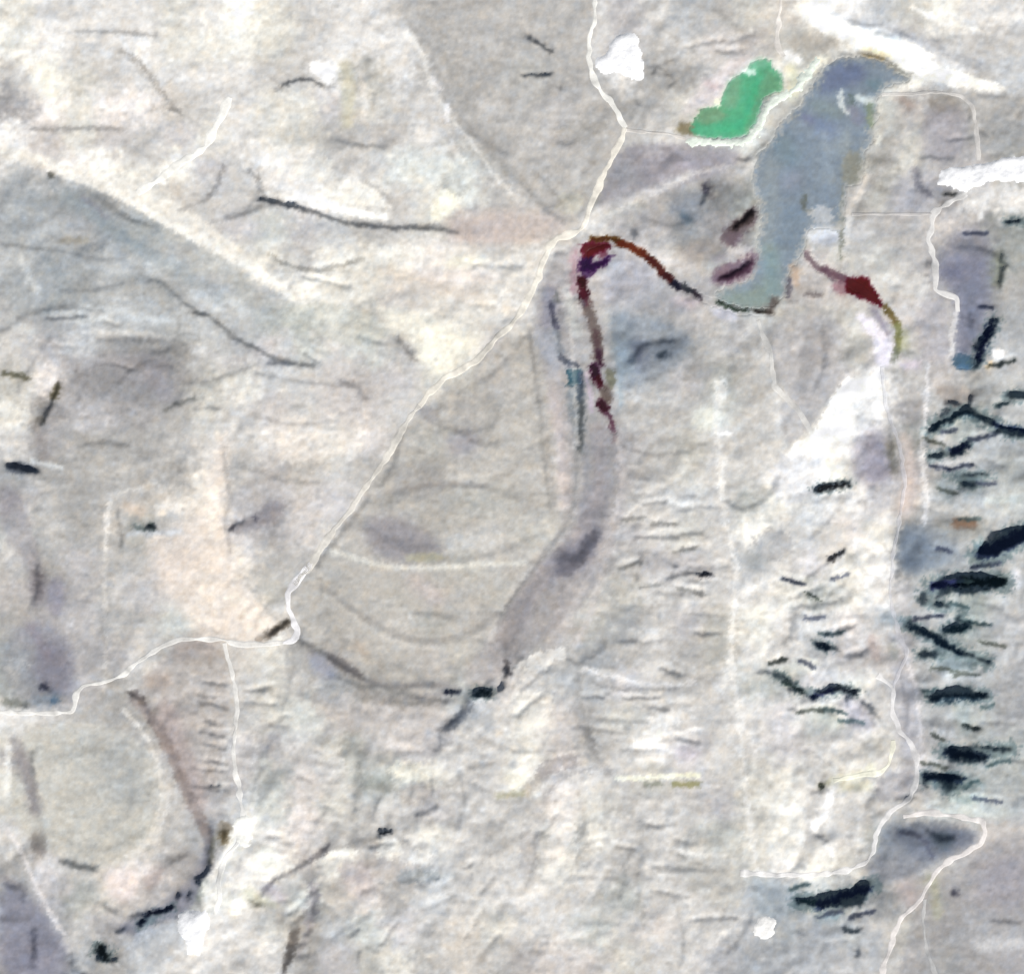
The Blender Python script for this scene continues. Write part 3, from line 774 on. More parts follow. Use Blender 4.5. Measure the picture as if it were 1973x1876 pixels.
lean(-1.7, 13, "1755,1205 1770,1214 1795,1223 1808,1230", 2)
lean(-1.7, 12, "1808,1232 1830,1245 1845,1256 1870,1264", 2)
lean(-1.5, 8, "1870,1264 1902,1275", 2)
lean(-1.6, 12, "1825,1212 1850,1208 1862,1208", 2)
lean(-1.3, 8, "1845,1200 1852,1188", 2)
lean(-1.6, 13, "1777,1260 1800,1261", 2)
lean(-1.8, 17, "1798,1345 1820,1336 1840,1332 1868,1335", 2)
lean(-1.7, 11, "1868,1336 1895,1341", 2)
lean(-1.8, 0, "1817,1439 1860,1440 1865,1436 1945,1438 1945,1445 1900,1450 1897,1467 1830,1467 1822,1450", 2, True)
lean(-1.8, 0, "1782,1488 1815,1490 1820,1497 1852,1492 1853,1500 1840,1516 1825,1527 1816,1517 1808,1500 1792,1498 1785,1518 1778,1510", 2, True)
lean(-.6, 9, "1765,1520 1775,1525", 4)
lean(-.8, 8, "1730,1540 1760,1538", 4)
lean(-1.7, 0, "1535,1732 1570,1733 1595,1724 1620,1720 1650,1710 1665,1698 1682,1700 1668,1722 1660,1742 1640,1746 1620,1750 1585,1758 1580,1747 1560,1742 1537,1740", 2, True)
lean(-1.3, 8, "1625,1785 1632,1792 1655,1790", 2.5)
lean(-1.0, 8, "1650,1828 1652,1838", 2.5)
lean(-.8, 11, "1788,1600 1810,1615 1835,1612", 5)
lean(-.5, 8, "1735,1602 1770,1608", 4)
lean(-.6, 12, "1838,1718", 4)
lean(-.5, 6, "1915,1773 1965,1776", 3)
lean(-.5, 7, "1538,1790 1548,1800", 3)
lean(-1.7, 0, "183,1822 207,1822 210,1843 222,1848 220,1855 185,1848", 2, True)
lean(-.8, 9, "135,1840 145,1870 175,1885", 4)
lean(-1.0, 9, "225,1793 240,1790", 3)
lean(-1.7, 8, "268,1782 278,1772", 2)
lean(-1.6, 8, "282,1762 300,1758 318,1756 332,1747", 2)
lean(-.9, 8, "255,1765 280,1760", 3)
lean(-1.3, 8, "342,1722 345,1730", 2)
lean(-1.1, 7, "366,1722 367,1732", 2)
lean(-1.4, 8, "380,1692 384,1700", 2)
lean(-1.0, 9, "385,1690 398,1682 405,1668 403,1660", 2.5)
lean(-.6, 9, "225,1758 200,1745", 4)
lean(-.5, 9, "325,1660 345,1655 358,1648", 4)
lean(-.6, 8, "120,1660 180,1672", 4)
lean(-.7, 8, "252,1338 270,1345 282,1370 295,1395", 2.5)
lean(-.35, 8, "295,1395 315,1450 345,1510 370,1545", 4)
for _y in (1318, 1345, 1358, 1394, 1412, 1437, 1470, 1486, 1518):
    lean(-.62, 5, "%d,%d %d,%d %d,%d" % (372 + _y % 11 * 3, _y - 4, 405, _y + _y % 7 - 3, 418 + _y % 8 * 3, _y + _y % 9), 3)
    lean(.45, 5, "%d,%d %d,%d" % (380 + _y % 9 * 3, _y - 9, 430 + _y % 7 * 3, _y - 8), 2)
lean(-.9, 6, "405,1512 420,1514", 2)
lean(-.5, 9, "405,1595 410,1630 395,1665", 4)
lean(-.7, 9, "430,1600 435,1615", 3)
lean(-.8, 12, "518,1222 540,1210 550,1198", 3)
lean(-.8, 8, "578,1225 582,1240", 2.5)
lean(-.7, 8, "445,1020 452,1010 470,1005", 3)
lean(-.6, 8, "492,1000", 3)
lean(-1.0, 11, "285,1014 296,1016", 3)
lean(-.5, 7, "225,985 232,1020 235,1050", 4)
lean(-.35, 8, "195,1200 200,1240 205,1180", 5)
lean(-.6, 9, "70,1090 75,1120 65,1160", 5)
lean(-.8, 11, "78,1320 92,1328", 4)
lean(-.6, 7, "40,1360 52,1362", 3)
lean(-.5, 9, "60,1450 62,1480 68,1510", 4)
lean(-1.0, 12, "15,897 45,902 70,908", 3)
lean(-.8, 9, "112,740 105,765 95,785 82,815", 3)
lean(-.6, 7, "10,718 30,722 55,730", 3)
lean(-.5, 9, "65,1790 66,1840", 4)
lean(-.5, 7, "10,1705 45,1715 45,1735", 4)
lean(.35, 14, "1560,20 1640,60 1760,100 1860,140", 6)
lean(-.35, 12, "1680,115 1730,140 1760,152", 4)

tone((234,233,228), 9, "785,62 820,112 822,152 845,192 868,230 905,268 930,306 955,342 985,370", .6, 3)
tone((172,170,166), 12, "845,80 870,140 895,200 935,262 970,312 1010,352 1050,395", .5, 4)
tone((232,230,222), 8, "330,60 380,110 300,130", .4, 4)
tone((198,192,184), 7, "235,95 280,130 320,190 350,220", .6, 3)
tone((226,222,214), 8, "490,395 530,420 600,450 700,480", .3, 4)
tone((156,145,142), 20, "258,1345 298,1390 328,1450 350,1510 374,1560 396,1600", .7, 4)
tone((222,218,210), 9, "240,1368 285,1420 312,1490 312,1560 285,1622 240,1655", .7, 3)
tone((224,222,226), 7, "1745,1262 1762,1310 1772,1370 1776,1430 1770,1500", .6, 3)
tone((236,236,240), 8, "1790,700 1786,780 1782,830 1776,900 1790,960 1782,1010", .6, 3)
tone((236,234,232), 8, "1845,600 1836,640 1834,680", .7, 2.5)
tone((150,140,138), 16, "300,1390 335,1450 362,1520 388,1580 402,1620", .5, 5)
tone((146,140,146), 22, "28,1430 55,1490 66,1560", .5, 7)
tone((150,138,150), 16, "60,1210 90,1260", .5, 7)
tone((150,142,138), 20, "66,820 80,850 85,880", .5, 6)
tone((160,156,160), 26, "130,700 230,690 310,700", .4, 9)
tone((156,154,166), 30, "290,720 320,760", .4, 9)
tone((204,204,208), 24, "220,810 160,820", .5, 7)
tone((168,162,158), 8, "700,958 780,940 860,930 940,936", .4, 3)
tone((168,164,160), 10, "620,1130 700,1192 800,1238 900,1226 960,1180", .3, 4)
tone((166,162,158), 8, "1020,640 1040,760 1060,880 1068,970", .4, 3)
for _c, _o, _s in (
    ((174,177,171), .5, "655,1410 700,1408 705,1480 660,1485"), ((164,167,160), .55, "690,1492 750,1490 762,1512 745,1530 720,1518 700,1530"),
    ((232,229,212), .6, "748,1468 830,1472 838,1500 790,1510 755,1495"), ((182,175,170), .5, "768,1518 830,1510 835,1540 775,1548"),
    ((236,227,222), .5, "550,1550 593,1545 596,1620 560,1630"), ((238,240,230), .55, "493,1625 535,1635 530,1680 490,1692"),
    ((238,238,230), .6, "722,1622 770,1612 780,1650 730,1655"), ((236,236,232), .6, "770,1640 835,1636 840,1662 775,1662"),
    ((192,183,185), .5, "650,1662 712,1660 712,1697 655,1700"), ((164,173,178), .6, "768,1677 835,1674 850,1690 800,1702 765,1695"),
    ((166,163,171), .5, "595,1695 620,1700 605,1780 585,1800 590,1740"), ((170,163,163), .55, "1030,1480 1060,1458 1112,1450 1112,1478 1070,1485 1045,1500"),
    ((234,228,221), .5, "1050,1545 1110,1535 1112,1600 1080,1660 1040,1660 1060,1600"), ((178,177,173), .45, "1112,1582 1136,1585 1130,1657 1108,1680"),
    ((196,196,189), .4, "1310,1590 1430,1570 1435,1740 1400,1760 1310,1700"), ((182,178,176), .4, "1000,1600 1040,1600 1030,1680 1000,1690"),
    ((198,202,192), .4, "540,590 640,580 745,620 740,660 640,665 550,640"), ((228,220,211), .5, "510,810 600,800 705,800 700,870 600,885 515,880"),
    ((192,189,170), .5, "1068,372 1120,368 1128,408 1075,412"), ((166,163,157), .5, "1080,240 1165,230 1175,250 1110,278 1080,262"),
    ((174,172,181), .5, "1767,580 1828,576 1828,690 1800,700 1770,690"), ((216,213,206), .5, "1705,528 1790,524 1792,570 1740,574"),
    ((232,232,226), .5, "1478,1520 1545,1520 1550,1655 1480,1660"), ((168,168,176), .55, "1690,1490 1765,1478 1765,1510 1735,1540 1685,1545"),
    ((156,161,171), .5, "1692,1582 1732,1580 1725,1655 1690,1660"), ((238,238,236), .5, "1240,1385 1310,1360 1330,1385 1260,1410"),
    ((182,176,172), .45, "600,1330 640,1340 640,1380 600,1370"), ((170,166,164), .45, "1040,1130 1080,1150 1060,1210 1020,1200"),
    ((234,234,230), .5, "1020,1260 1090,1240 1090,1270 1010,1300"), ((236,232,222), .5, "985,1330 1070,1330 1060,1380 1000,1400"),
    ((178,180,176), .4, "830,350 870,345 905,360 885,385"), ((236,238,232), .5, "560,310 640,300 640,350 580,350"),
    ((182,184,182), .45, "880,280 960,300 990,340 940,330 885,300"), ((190,186,182), .4, "700,240 770,235 790,275 720,285"),
    ((170,168,168), .45, "1340,420 1400,400 1400,430 1350,450"), ((214,212,210), .5, "1400,480 1450,470 1440,500 1400,505"),
    ((218,216,214), .5, "1560,400 1600,395 1610,430 1565,432"), ((164,166,172), .4, "1400,620 1440,620 1430,680 1390,690"),
    ((170,168,164), .4, "1330,690 1370,700 1350,740 1310,730"), ((214,218,208), .5, "1470,1300 1560,1260 1590,1290 1500,1310"),
    ((208,214,222), .5, "1560,1290 1640,1290 1640,1320 1570,1320"), ((210,214,224), .5, "1490,880 1560,870 1600,900 1540,980 1490,960"),
    ((172,174,178), .45, "1440,1040 1500,1010 1540,1050 1480,1090"), ((222,216,206), .5, "1560,1020 1620,1000 1640,1050 1580,1100"),
    ((178,176,180), .45, "430,1440 480,1400 500,1470 450,1560"), ((150,148,152), .4, "200,690 320,680 330,740 240,745"),
    ((208,206,204), .5, "0,980 60,960 70,1080 0,1100"), ((206,204,202), .5, "220,1100 300,1110 290,1180 210,1170"),
    ((214,218,214), .5, "10,1270 50,1265 55,1290 10,1300"), ((178,176,172), .4, "150,870 250,880 300,930 160,960")):
    area(_c, _s, _o, 3, 0, 1.3)
area((128,142,158), "1185,590 1250,610 1335,640 1320,700 1250,730 1215,760 1190,740 1180,660", .42, 8)
area((158,160,170), "1170,500 1230,500 1300,560 1330,610 1250,600 1180,580", .5, 8)
area((132,134,150), "0,1690 45,1715 90,1770 130,1840 135,1900 0,1900", .5, 6)
area((138,138,152), "0,1430 55,1440 66,1520 100,1600 130,1700 90,1720 60,1560 0,1520", .01, 8)
area((136,138,154), "60,1180 130,1220 150,1300 140,1370 40,1360 0,1300 0,1240", .38, 10)
area((140,136,146), "0,930 40,950 62,1020 80,1090 90,1160 60,1170 50,1080 0,1030", .45, 7)
area((118,128,144), "1700,1590 1780,1580 1885,1595 1875,1630 1800,1665 1720,1700 1660,1690 1690,1640", .4, 6)
area((126,140,156), "1725,1010 1800,1010 1860,1050 1800,1100 1735,1110", .45, 6)
area((134,138,158), "1835,440 1900,440 1925,500 1905,600 1870,680 1842,680 1850,560 1800,520", .45, 7)
tone((146,162,172), 26, "130,380 200,430 260,480 330,510 420,570", .35, 8)
tone((140,150,158), 18, "90,500 130,550 90,600", .4, 7)
# ravine shade painted into the ground colour, a little wider than the ravines themselves
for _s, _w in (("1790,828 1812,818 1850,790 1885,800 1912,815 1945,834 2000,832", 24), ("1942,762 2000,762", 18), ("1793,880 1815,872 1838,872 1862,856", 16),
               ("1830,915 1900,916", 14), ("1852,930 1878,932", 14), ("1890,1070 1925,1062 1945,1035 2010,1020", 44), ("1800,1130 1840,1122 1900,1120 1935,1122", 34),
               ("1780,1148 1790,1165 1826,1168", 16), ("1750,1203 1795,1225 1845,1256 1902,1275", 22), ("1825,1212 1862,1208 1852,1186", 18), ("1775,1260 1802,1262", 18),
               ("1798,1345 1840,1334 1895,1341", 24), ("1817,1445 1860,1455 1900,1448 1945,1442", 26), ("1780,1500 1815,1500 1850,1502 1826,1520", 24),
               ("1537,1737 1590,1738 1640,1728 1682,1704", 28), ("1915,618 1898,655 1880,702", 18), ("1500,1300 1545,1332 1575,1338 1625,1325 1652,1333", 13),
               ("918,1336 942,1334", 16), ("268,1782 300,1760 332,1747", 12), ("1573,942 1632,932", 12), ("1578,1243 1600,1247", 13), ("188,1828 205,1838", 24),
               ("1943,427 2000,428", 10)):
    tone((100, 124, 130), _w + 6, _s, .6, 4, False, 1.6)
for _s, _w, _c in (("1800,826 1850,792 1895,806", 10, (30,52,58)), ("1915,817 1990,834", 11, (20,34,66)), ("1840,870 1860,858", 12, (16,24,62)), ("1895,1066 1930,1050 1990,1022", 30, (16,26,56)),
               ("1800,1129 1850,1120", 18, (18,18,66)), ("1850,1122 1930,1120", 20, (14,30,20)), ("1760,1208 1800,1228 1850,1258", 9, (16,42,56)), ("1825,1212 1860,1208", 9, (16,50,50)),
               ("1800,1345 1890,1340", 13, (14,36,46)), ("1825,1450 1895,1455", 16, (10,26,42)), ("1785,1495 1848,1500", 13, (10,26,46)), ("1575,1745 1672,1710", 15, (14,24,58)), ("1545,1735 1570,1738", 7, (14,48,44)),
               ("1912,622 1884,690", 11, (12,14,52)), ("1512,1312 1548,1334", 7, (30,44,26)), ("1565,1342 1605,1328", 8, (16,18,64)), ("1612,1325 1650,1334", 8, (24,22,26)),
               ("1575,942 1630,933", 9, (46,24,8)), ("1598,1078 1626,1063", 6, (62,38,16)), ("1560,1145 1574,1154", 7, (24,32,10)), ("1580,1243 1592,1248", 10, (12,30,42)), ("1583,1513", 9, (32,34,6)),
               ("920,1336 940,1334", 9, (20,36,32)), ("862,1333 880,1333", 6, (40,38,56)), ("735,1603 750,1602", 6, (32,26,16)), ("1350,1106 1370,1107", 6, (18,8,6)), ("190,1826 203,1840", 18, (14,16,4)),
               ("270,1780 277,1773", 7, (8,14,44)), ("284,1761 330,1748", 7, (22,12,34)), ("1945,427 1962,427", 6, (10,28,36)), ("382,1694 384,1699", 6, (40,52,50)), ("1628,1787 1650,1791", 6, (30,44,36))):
    tone((_c[0] * .9 + 6, _c[1] + 10, _c[2] + 24), _w * .9, _s, .72, 2.6, False, 1.0)  # near-black cores deepen the ravine shade in the colour itself
area((172,177,184), "1372,1832 1436,1760 1560,1768 1700,1762 1700,1900 1350,1900", .5, 4)
area((244,241,232), "205,352 330,424 430,474 512,524 575,572 566,580 500,534 420,486 320,436 205,366", .8, 2.5)
tone((150,150,152), 12, "1106,1363 1128,1410 1151,1463 1176,1488", .45, 5)
# thin pale and dark lines seen across the ground
for _c, _w, _o, _s in (
    ((238,237,233), 9, .8, "1395,735 1378,790 1384,850 1390,920 1392,970 1402,1030 1422,1080 1416,1170 1408,1250 1418,1330 1430,1420 1436,1520 1450,1600 1456,1680"),
    ((232,228,220), 5, .5, "200,1330 205,1230 200,1120 205,1010 210,960 260,940 300,930"),
    ((226,224,220), 6, .5, "330,1480 322,1560 300,1610 260,1650"),
    ((228,226,222), 6, .5, "1160,1290 1230,1320 1290,1330"),
    ((232,230,226), 6, .5, "1180,1060 1200,1000 1240,960"),
    ((224,222,214), 6, .5, "640,1060 700,1080 780,1096 900,1088 1010,1084"),
    ((230,226,220), 7, .5, "500,350 520,320 560,300 620,330"),
    ((228,224,218), 6, .5, "830,160 850,230 880,300 930,350 970,360"),
    ((230,228,222), 6, .5, "1130,440 1190,405 1260,375 1330,335 1400,320"),
    ((232,228,222), 7, .5, "1100,640 1108,760 1112,850"),
    ((226,222,216), 6, .5, "600,640 680,680 740,690 800,740"),
    ((214,212,210), 6, .5, "480,1240 520,1300 500,1400 470,1480 480,1560"),
    ((224,222,218), 7, .5, "1600,1110 1560,1130 1520,1150 1460,1165"),
    ((234,230,222), 7, .5, "1780,830 1775,900 1790,960"),
    ((232,230,226), 6, .5, "1640,410 1632,470 1630,520"),
    ((244,243,240), 6, .8, "1232,1440 1262,1428 1300,1416 1340,1404"), ((240,240,242), 6, .7, "1126,1288 1160,1300 1196,1308 1286,1323 1336,1313"),
    ((150,150,150), 5, .6, "1136,1313 1186,1328 1246,1333"), ((236,236,234), 6, .6, "1286,1633 1340,1645 1396,1648"),
    ((238,236,230), 7, .6, "984,1292 1010,1275 1040,1256"), ((240,238,230), 6, .6, "1065,1570 1090,1550 1120,1535"),
    ((236,234,230), 6, .6, "1372,1822 1400,1790 1436,1762"), ((240,240,238), 7, .6, "1436,1140 1470,1125 1500,1112"),
    ((232,230,226), 5, .5, "1470,1480 1420,1360 1400,1260"), ((150,150,150), 5, .5, "500,326 498,350 505,375"),
    ((158,156,152), 5, .5, "1172,860 1188,930 1180,980"),
    ((156,154,150), 5, .45, "30,1345 60,1330 120,1345"),
    ((148,146,148), 5, .5, "1150,1480 1090,1490 1050,1530"),
    ((154,152,150), 5, .5, "640,1640 700,1610 760,1640"),
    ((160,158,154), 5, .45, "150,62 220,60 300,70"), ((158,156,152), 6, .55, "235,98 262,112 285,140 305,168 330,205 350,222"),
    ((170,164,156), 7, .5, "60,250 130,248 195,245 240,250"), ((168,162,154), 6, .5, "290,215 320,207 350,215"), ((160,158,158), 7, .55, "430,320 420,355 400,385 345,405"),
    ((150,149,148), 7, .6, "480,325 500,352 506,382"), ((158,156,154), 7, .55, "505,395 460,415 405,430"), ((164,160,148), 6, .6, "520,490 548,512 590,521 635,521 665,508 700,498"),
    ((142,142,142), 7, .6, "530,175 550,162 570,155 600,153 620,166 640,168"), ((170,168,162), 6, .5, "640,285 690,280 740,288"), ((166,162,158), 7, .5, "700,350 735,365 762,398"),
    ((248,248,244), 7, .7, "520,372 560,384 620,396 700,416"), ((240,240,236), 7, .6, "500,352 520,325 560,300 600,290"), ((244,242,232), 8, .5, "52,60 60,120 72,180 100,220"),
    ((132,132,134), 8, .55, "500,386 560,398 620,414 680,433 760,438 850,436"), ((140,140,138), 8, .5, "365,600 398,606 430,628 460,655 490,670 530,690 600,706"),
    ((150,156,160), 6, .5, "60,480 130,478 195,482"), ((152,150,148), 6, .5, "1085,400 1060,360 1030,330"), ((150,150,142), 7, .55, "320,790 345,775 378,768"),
    ((210,206,202), 7, .5, "600,640 640,670 700,720 760,745"), ((150,146,146), 9, .5, "765,650 785,672 800,695"), ((158,152,150), 10, .5, "660,738 690,745 705,770"),
    ((244,242,238), 6, .6, "210,970 205,1000 202,1060"), ((246,238,230), 6, .6, "434,830 438,900 436,980"), ((150,148,146), 5, .45, "1130,1290 1110,1340 1135,1400 1150,1460")):
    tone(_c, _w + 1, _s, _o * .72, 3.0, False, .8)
for _a, _w, _s in (
    (-.16, 12, "720,965 780,942 860,932 940,938 1000,960"), (.16, 14, "720,950 780,928 860,918 940,924"),
    (-.18, 12, "700,1015 760,1052 850,1082 960,1068 1040,1030"), (-.14, 14, "620,1130 700,1192 800,1240 900,1228 960,1180"),
    (-.12, 14, "612,1190 700,1262 800,1300 880,1288"), (.22, 7, "625,1145 700,1205 800,1255 900,1243"),
    (-.25, 7, "880,760 940,730 990,680 1010,650"), (-.3, 8, "1020,640 1036,760 1050,900 1060,980"),
    (-.35, 9, "1110,870 1112,940 1095,1010 1050,1070 1000,1130 960,1200"), (.3, 9, "1180,960 1160,1050 1130,1120 1090,1200"),
    (-.12, 14, "90,1470 150,1440 220,1450 260,1500 250,1570 190,1600"), (-.14, 14, "60,1500 70,1580 120,1620 200,1640 260,1610"),
    (-.35, 8, "0,640 60,600 130,590 200,600"), (-.3, 7, "100,650 60,700 30,760"),
    (-.3, 8, "230,740 260,700 330,690"), (-.3, 8, "250,860 190,850 150,860"),
    (.3, 8, "140,640 250,640 330,650"), (-.3, 6, "0,470 90,480 200,500"), (-.35, 6, "120,560 190,560 240,545"),
    (-.35, 7, "430,1000 440,1060 470,1120 520,1180 545,1205"), (-.3, 8, "430,860 440,930 436,1000"),
    (-.3, 7, "490,720 600,740 680,745"), (-.25, 6, "480,800 560,820 650,810"), (-.25, 6, "470,900 560,930 640,930"),
    (-.3, 7, "1200,860 1260,880 1330,870"), (-.25, 6, "1210,920 1290,925"),
    (-.4, 8, "1395,960 1430,985 1480,960 1500,920"), (-.3, 7, "1640,950 1600,1000 1560,1040"),
    (-.35, 8, "1700,720 1715,800 1720,880"), (-.35, 8, "1480,640 1500,740"), (-.3, 7, "1585,620 1590,700 1570,750"),
    (-.35, 8, "1730,1040 1735,1100 1725,1150"), (-.35, 8, "1735,1290 1750,1350 1745,1420"),
    (-.3, 7, "900,1400 960,1440 1040,1450 1110,1440"), (-.3, 7, "880,1470 900,1540 880,1600"),
    (-.35, 8, "1400,1840 1440,1790 1450,1760"), (-.3, 6, "1300,1740 1320,1800 1310,1860"),
    (-.3, 6, "1180,1600 1210,1680 1190,1740"), (-.3, 7, "1000,1560 1040,1640 1010,1720"),
    (-.3, 6, "760,1440 800,1480 790,1540"), (-.3, 7, "560,1300 540,1380 500,1480 480,1560")):
    lean(_a, _w, _s, 3)
_r = np.random.RandomState(23)
for _px, _py in ((1800,850),(1830,830),(1895,840),(1930,780),(1850,900),(1825,945),(1900,930),(1810,900),(1870,1000),(1820,1060),(1900,1090),(1845,1165),(1790,1190),(1880,1200),(1910,1240),
                 (1820,1290),(1860,1300),(1790,1330),(1900,1360),(1870,1400),(1810,1420),(1920,1470),(1800,1475),(1870,1510),(1900,1540),(1930,700),(1900,590),(1880,450),
                 (1570,1190),(1600,1220),(1555,1280),(1610,1370),(1560,1370),(1640,1390),(1530,1120),(1620,1110),(1500,1275),(1600,1760),(1540,1710),(1660,1760),
                 (1220,1000),(1320,1060),(1250,1130),(1330,1140),(1210,1090),(1280,1010)):
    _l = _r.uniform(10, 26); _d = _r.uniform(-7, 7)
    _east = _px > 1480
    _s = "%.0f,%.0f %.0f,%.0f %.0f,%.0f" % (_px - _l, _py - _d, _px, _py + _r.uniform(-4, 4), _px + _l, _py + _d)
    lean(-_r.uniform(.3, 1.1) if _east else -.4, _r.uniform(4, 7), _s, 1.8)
    tone(((60,96,104), (70,80,112), (84,92,80))[_r.randint(3)] if _east else (150,150,146), 7, _s, .55, 2)  # shade of each small ravine repeated in the ground colour
    lean(.6, 6, "%.0f,%.0f %.0f,%.0f" % (_px - _l, _py - 10 - _d, _px + _l, _py - 10 + _d), 2)
# short gullies side by side on the dissected slopes
_r = np.random.RandomState(5)
for _x0, _x1, _y0, _y1, _n, _dy, _L in ((1200, 1370, 945, 1240, 26, 0, 70), (1510, 1680, 1110, 1260, 9, -8, 60), (1150, 1330, 1270, 1450, 12, 8, 80),
                                       (500, 660, 1380, 1640, 20, 14, 60), (640, 860, 1600, 1840, 12, -38, 60), (500, 640, 1640, 1860, 9, -60, 50), (1050, 1220, 1450, 1720, 12, -50, 55), (860, 1050, 1620, 1860, 10, -40, 50), (930, 1120, 1290, 1420, 8, -45, 60), (1800, 1960, 840, 1560, 22, 4, 70),
                                       (470, 560, 1260, 1400, 6, -10, 50), (860, 1100, 480, 640, 12, -6, 80), (1080, 1380, 1560, 1860, 14, 6, 60),
                                       (1480, 1660, 1340, 1480, 9, 20, 50), (560, 760, 540, 700, 8, 16, 70), (80, 420, 560, 720, 10, 8, 70),
                                       (1240, 1700, 60, 180, 10, -10, 60), (1660, 1960, 180, 320, 8, -14, 50)):
    for _k in range(_n):
        _x = _r.uniform(_x0, _x1); _y = _y0 + (_y1 - _y0) * (_k + _r.rand()) / _n
        _l = _L * _r.uniform(.3, 1.3); _d = _dy * _r.uniform(.0, 1.8) + _r.uniform(-9, 9)
        _a = _r.uniform(.08, 1) ** 1.6 * .62
        _x += _r.uniform(-15, 15)
        _s = "%.0f,%.0f %.0f,%.0f %.0f,%.0f" % (_x - _l / 2, _y - _d / 2, _x, _y + _r.uniform(-4, 4), _x + _l / 2, _y + _d / 2)
        lean(-_a, _r.uniform(4, 9), _s, _r.uniform(2, 4))
        _u = "%.0f,%.0f %.0f,%.0f" % (_x - _l / 2, _y - 9 - _d / 2, _x + _l / 2, _y - 9 + _d / 2)
        lean(_a * .8, _r.uniform(5, 9), _u, 3)

# valley floors the smaller channels drain to
TRUNKS = [("1484,601 1398,590 1335,562 1290,535 1240,489 1165,463 1120,495 1136,600 1152,680 1165,785 1182,828 1185,920 1150,1010 1090,1080 1010,1160 950,1290 880,1340 840,1420 790,1560 640,1640 500,1740 400,1876 380,2100", 0),
          (LAKE, 0), ("500,384 620,412 760,440 900,450 1060,440", 10), ("190,380 300,440 420,620 600,705 700,740 820,760", 15),
          ("0,640 160,640 320,590 420,620", 25), ("0,900 110,745 240,690", 25), ("60,1430 75,1120 80,1320 60,1380 -100,1400", 20),
          ("1140,1260 1130,1420 1160,1500 1120,1640 1080,1720 1060,1876 1050,2100", 15), ("1400,2000 1450,1760 1590,1738 1682,1704 1745,1560 1752,1400 1735,1230 1720,1000 1715,860 1722,700", 5),
          ("1752,1400 1850,1340 2000,1330", 20), ("1745,1510 1850,1500 2000,1500", 20), ("1735,1230 1850,1120 2000,1030 2200,1000", 15), ("1715,860 1800,828 1850,790 1950,834 2200,840", 15),
          ("1752,1440 1650,1350 1575,1335 1500,1300 1440,1300", 15), ("1722,700 1702,590 1630,540 1553,487", 0), ("1900,-200 1815,90 1700,50 1500,40 1250,130 1060,90 1010,-200", 25),
          ("870,-200 860,120 930,280 1070,420", 20), ("230,-200 250,115 345,215 430,320 395,385 300,440", 20), ("-200,250 130,248 345,215", 30), ("640,270 545,160 480,120 500,-200", 30),
          ("310,1400 370,1545 405,1630 330,1747 200,1830 60,1900 60,2100", 5), ("-200,1700 45,1715 65,1830", 10), ("460,1260 430,1400 400,1520", 20), ("1200,1500 1400,1490", 25),
          ("1060,590 1085,690 1118,800 1112,940", 8), ("1370,345 1325,425 1250,470", 15), ("1877,235 1790,375 1700,350", 20), ("1930,490 1910,620 1880,700", 8), ("640,1300 860,1352", 12)]

WATERS = [
    ("water", "grey-blue reservoir filling the valley between pale tracks", LAKE, 0.0, True, True, .8),
    ("water", "bright green kidney-shaped pond above the reservoir", POND, 0.0, True, True, .6),
    ("stream", "dark red and maroon stream curving round the valley head", RED_A, 13.0, False, False, .6),
    ("stream", "maroon stream running south from the valley head", RED_B, 13.0, False, False, .6),
    ("stream", "short crimson stream reach east of the reservoir", "1556,492 1568,508 1590,521 1615,532 1640,545 1665,560 1690,580 1702,590", 15.0, False, False, .6),
    ("water", "small teal pool beside the maroon stream", "1092,712 1118,713 1120,740 1094,741", 0.0, True, True, .5),
    ("water", "deep blue pool below the dark eastern scarp", "1840,683 1860,682 1876,690 1878,708 1840,709", 0.0, True, True, .5),
]
HEAPS = [
    ("white spoil heap beside the north track, wide body with a western tongue", "1186,67 1224,67 1230,90 1238,110 1240,150 1222,156 1205,143 1192,138 1172,142 1148,138 1148,112 1168,108 1180,85", 22, (255, 255, 255)),
    ("long white spoil heap reaching the eastern edge above the dark scarps", "1810,330 1850,322 1900,316 1935,305 2010,300 2010,352 1945,350 1915,345 1882,358 1862,371 1838,361 1810,350", 20, (255, 255, 255)),
    ("small white spoil heap in the southwest, beside the brown scarp", "455,1574 482,1572 484,1610 480,1632 462,1624 452,1600", 14, (255, 254, 246)),
    ("square white spoil heap at the south end of the western track", "348,1756 398,1755 402,1785 388,1812 386,1838 364,1838 362,1814 343,1790", 18, (255, 255, 255)),
    ("small round white spoil heap by the southern blue-grey hollow", "1456,1774 1476,1766 1492,1772 1490,1798 1476,1808 1454,1800", 12, (255, 253, 248)),
]
DAM = ("pale embankment dam curving between the green pond and the reservoir",
       "1330,274 1380,274 1424,276 1444,268 1458,252 1468,236 1476,212 1490,192 1512,186 1530,176 1545,158 1560,138 1574,118", 12, (226, 234, 222))
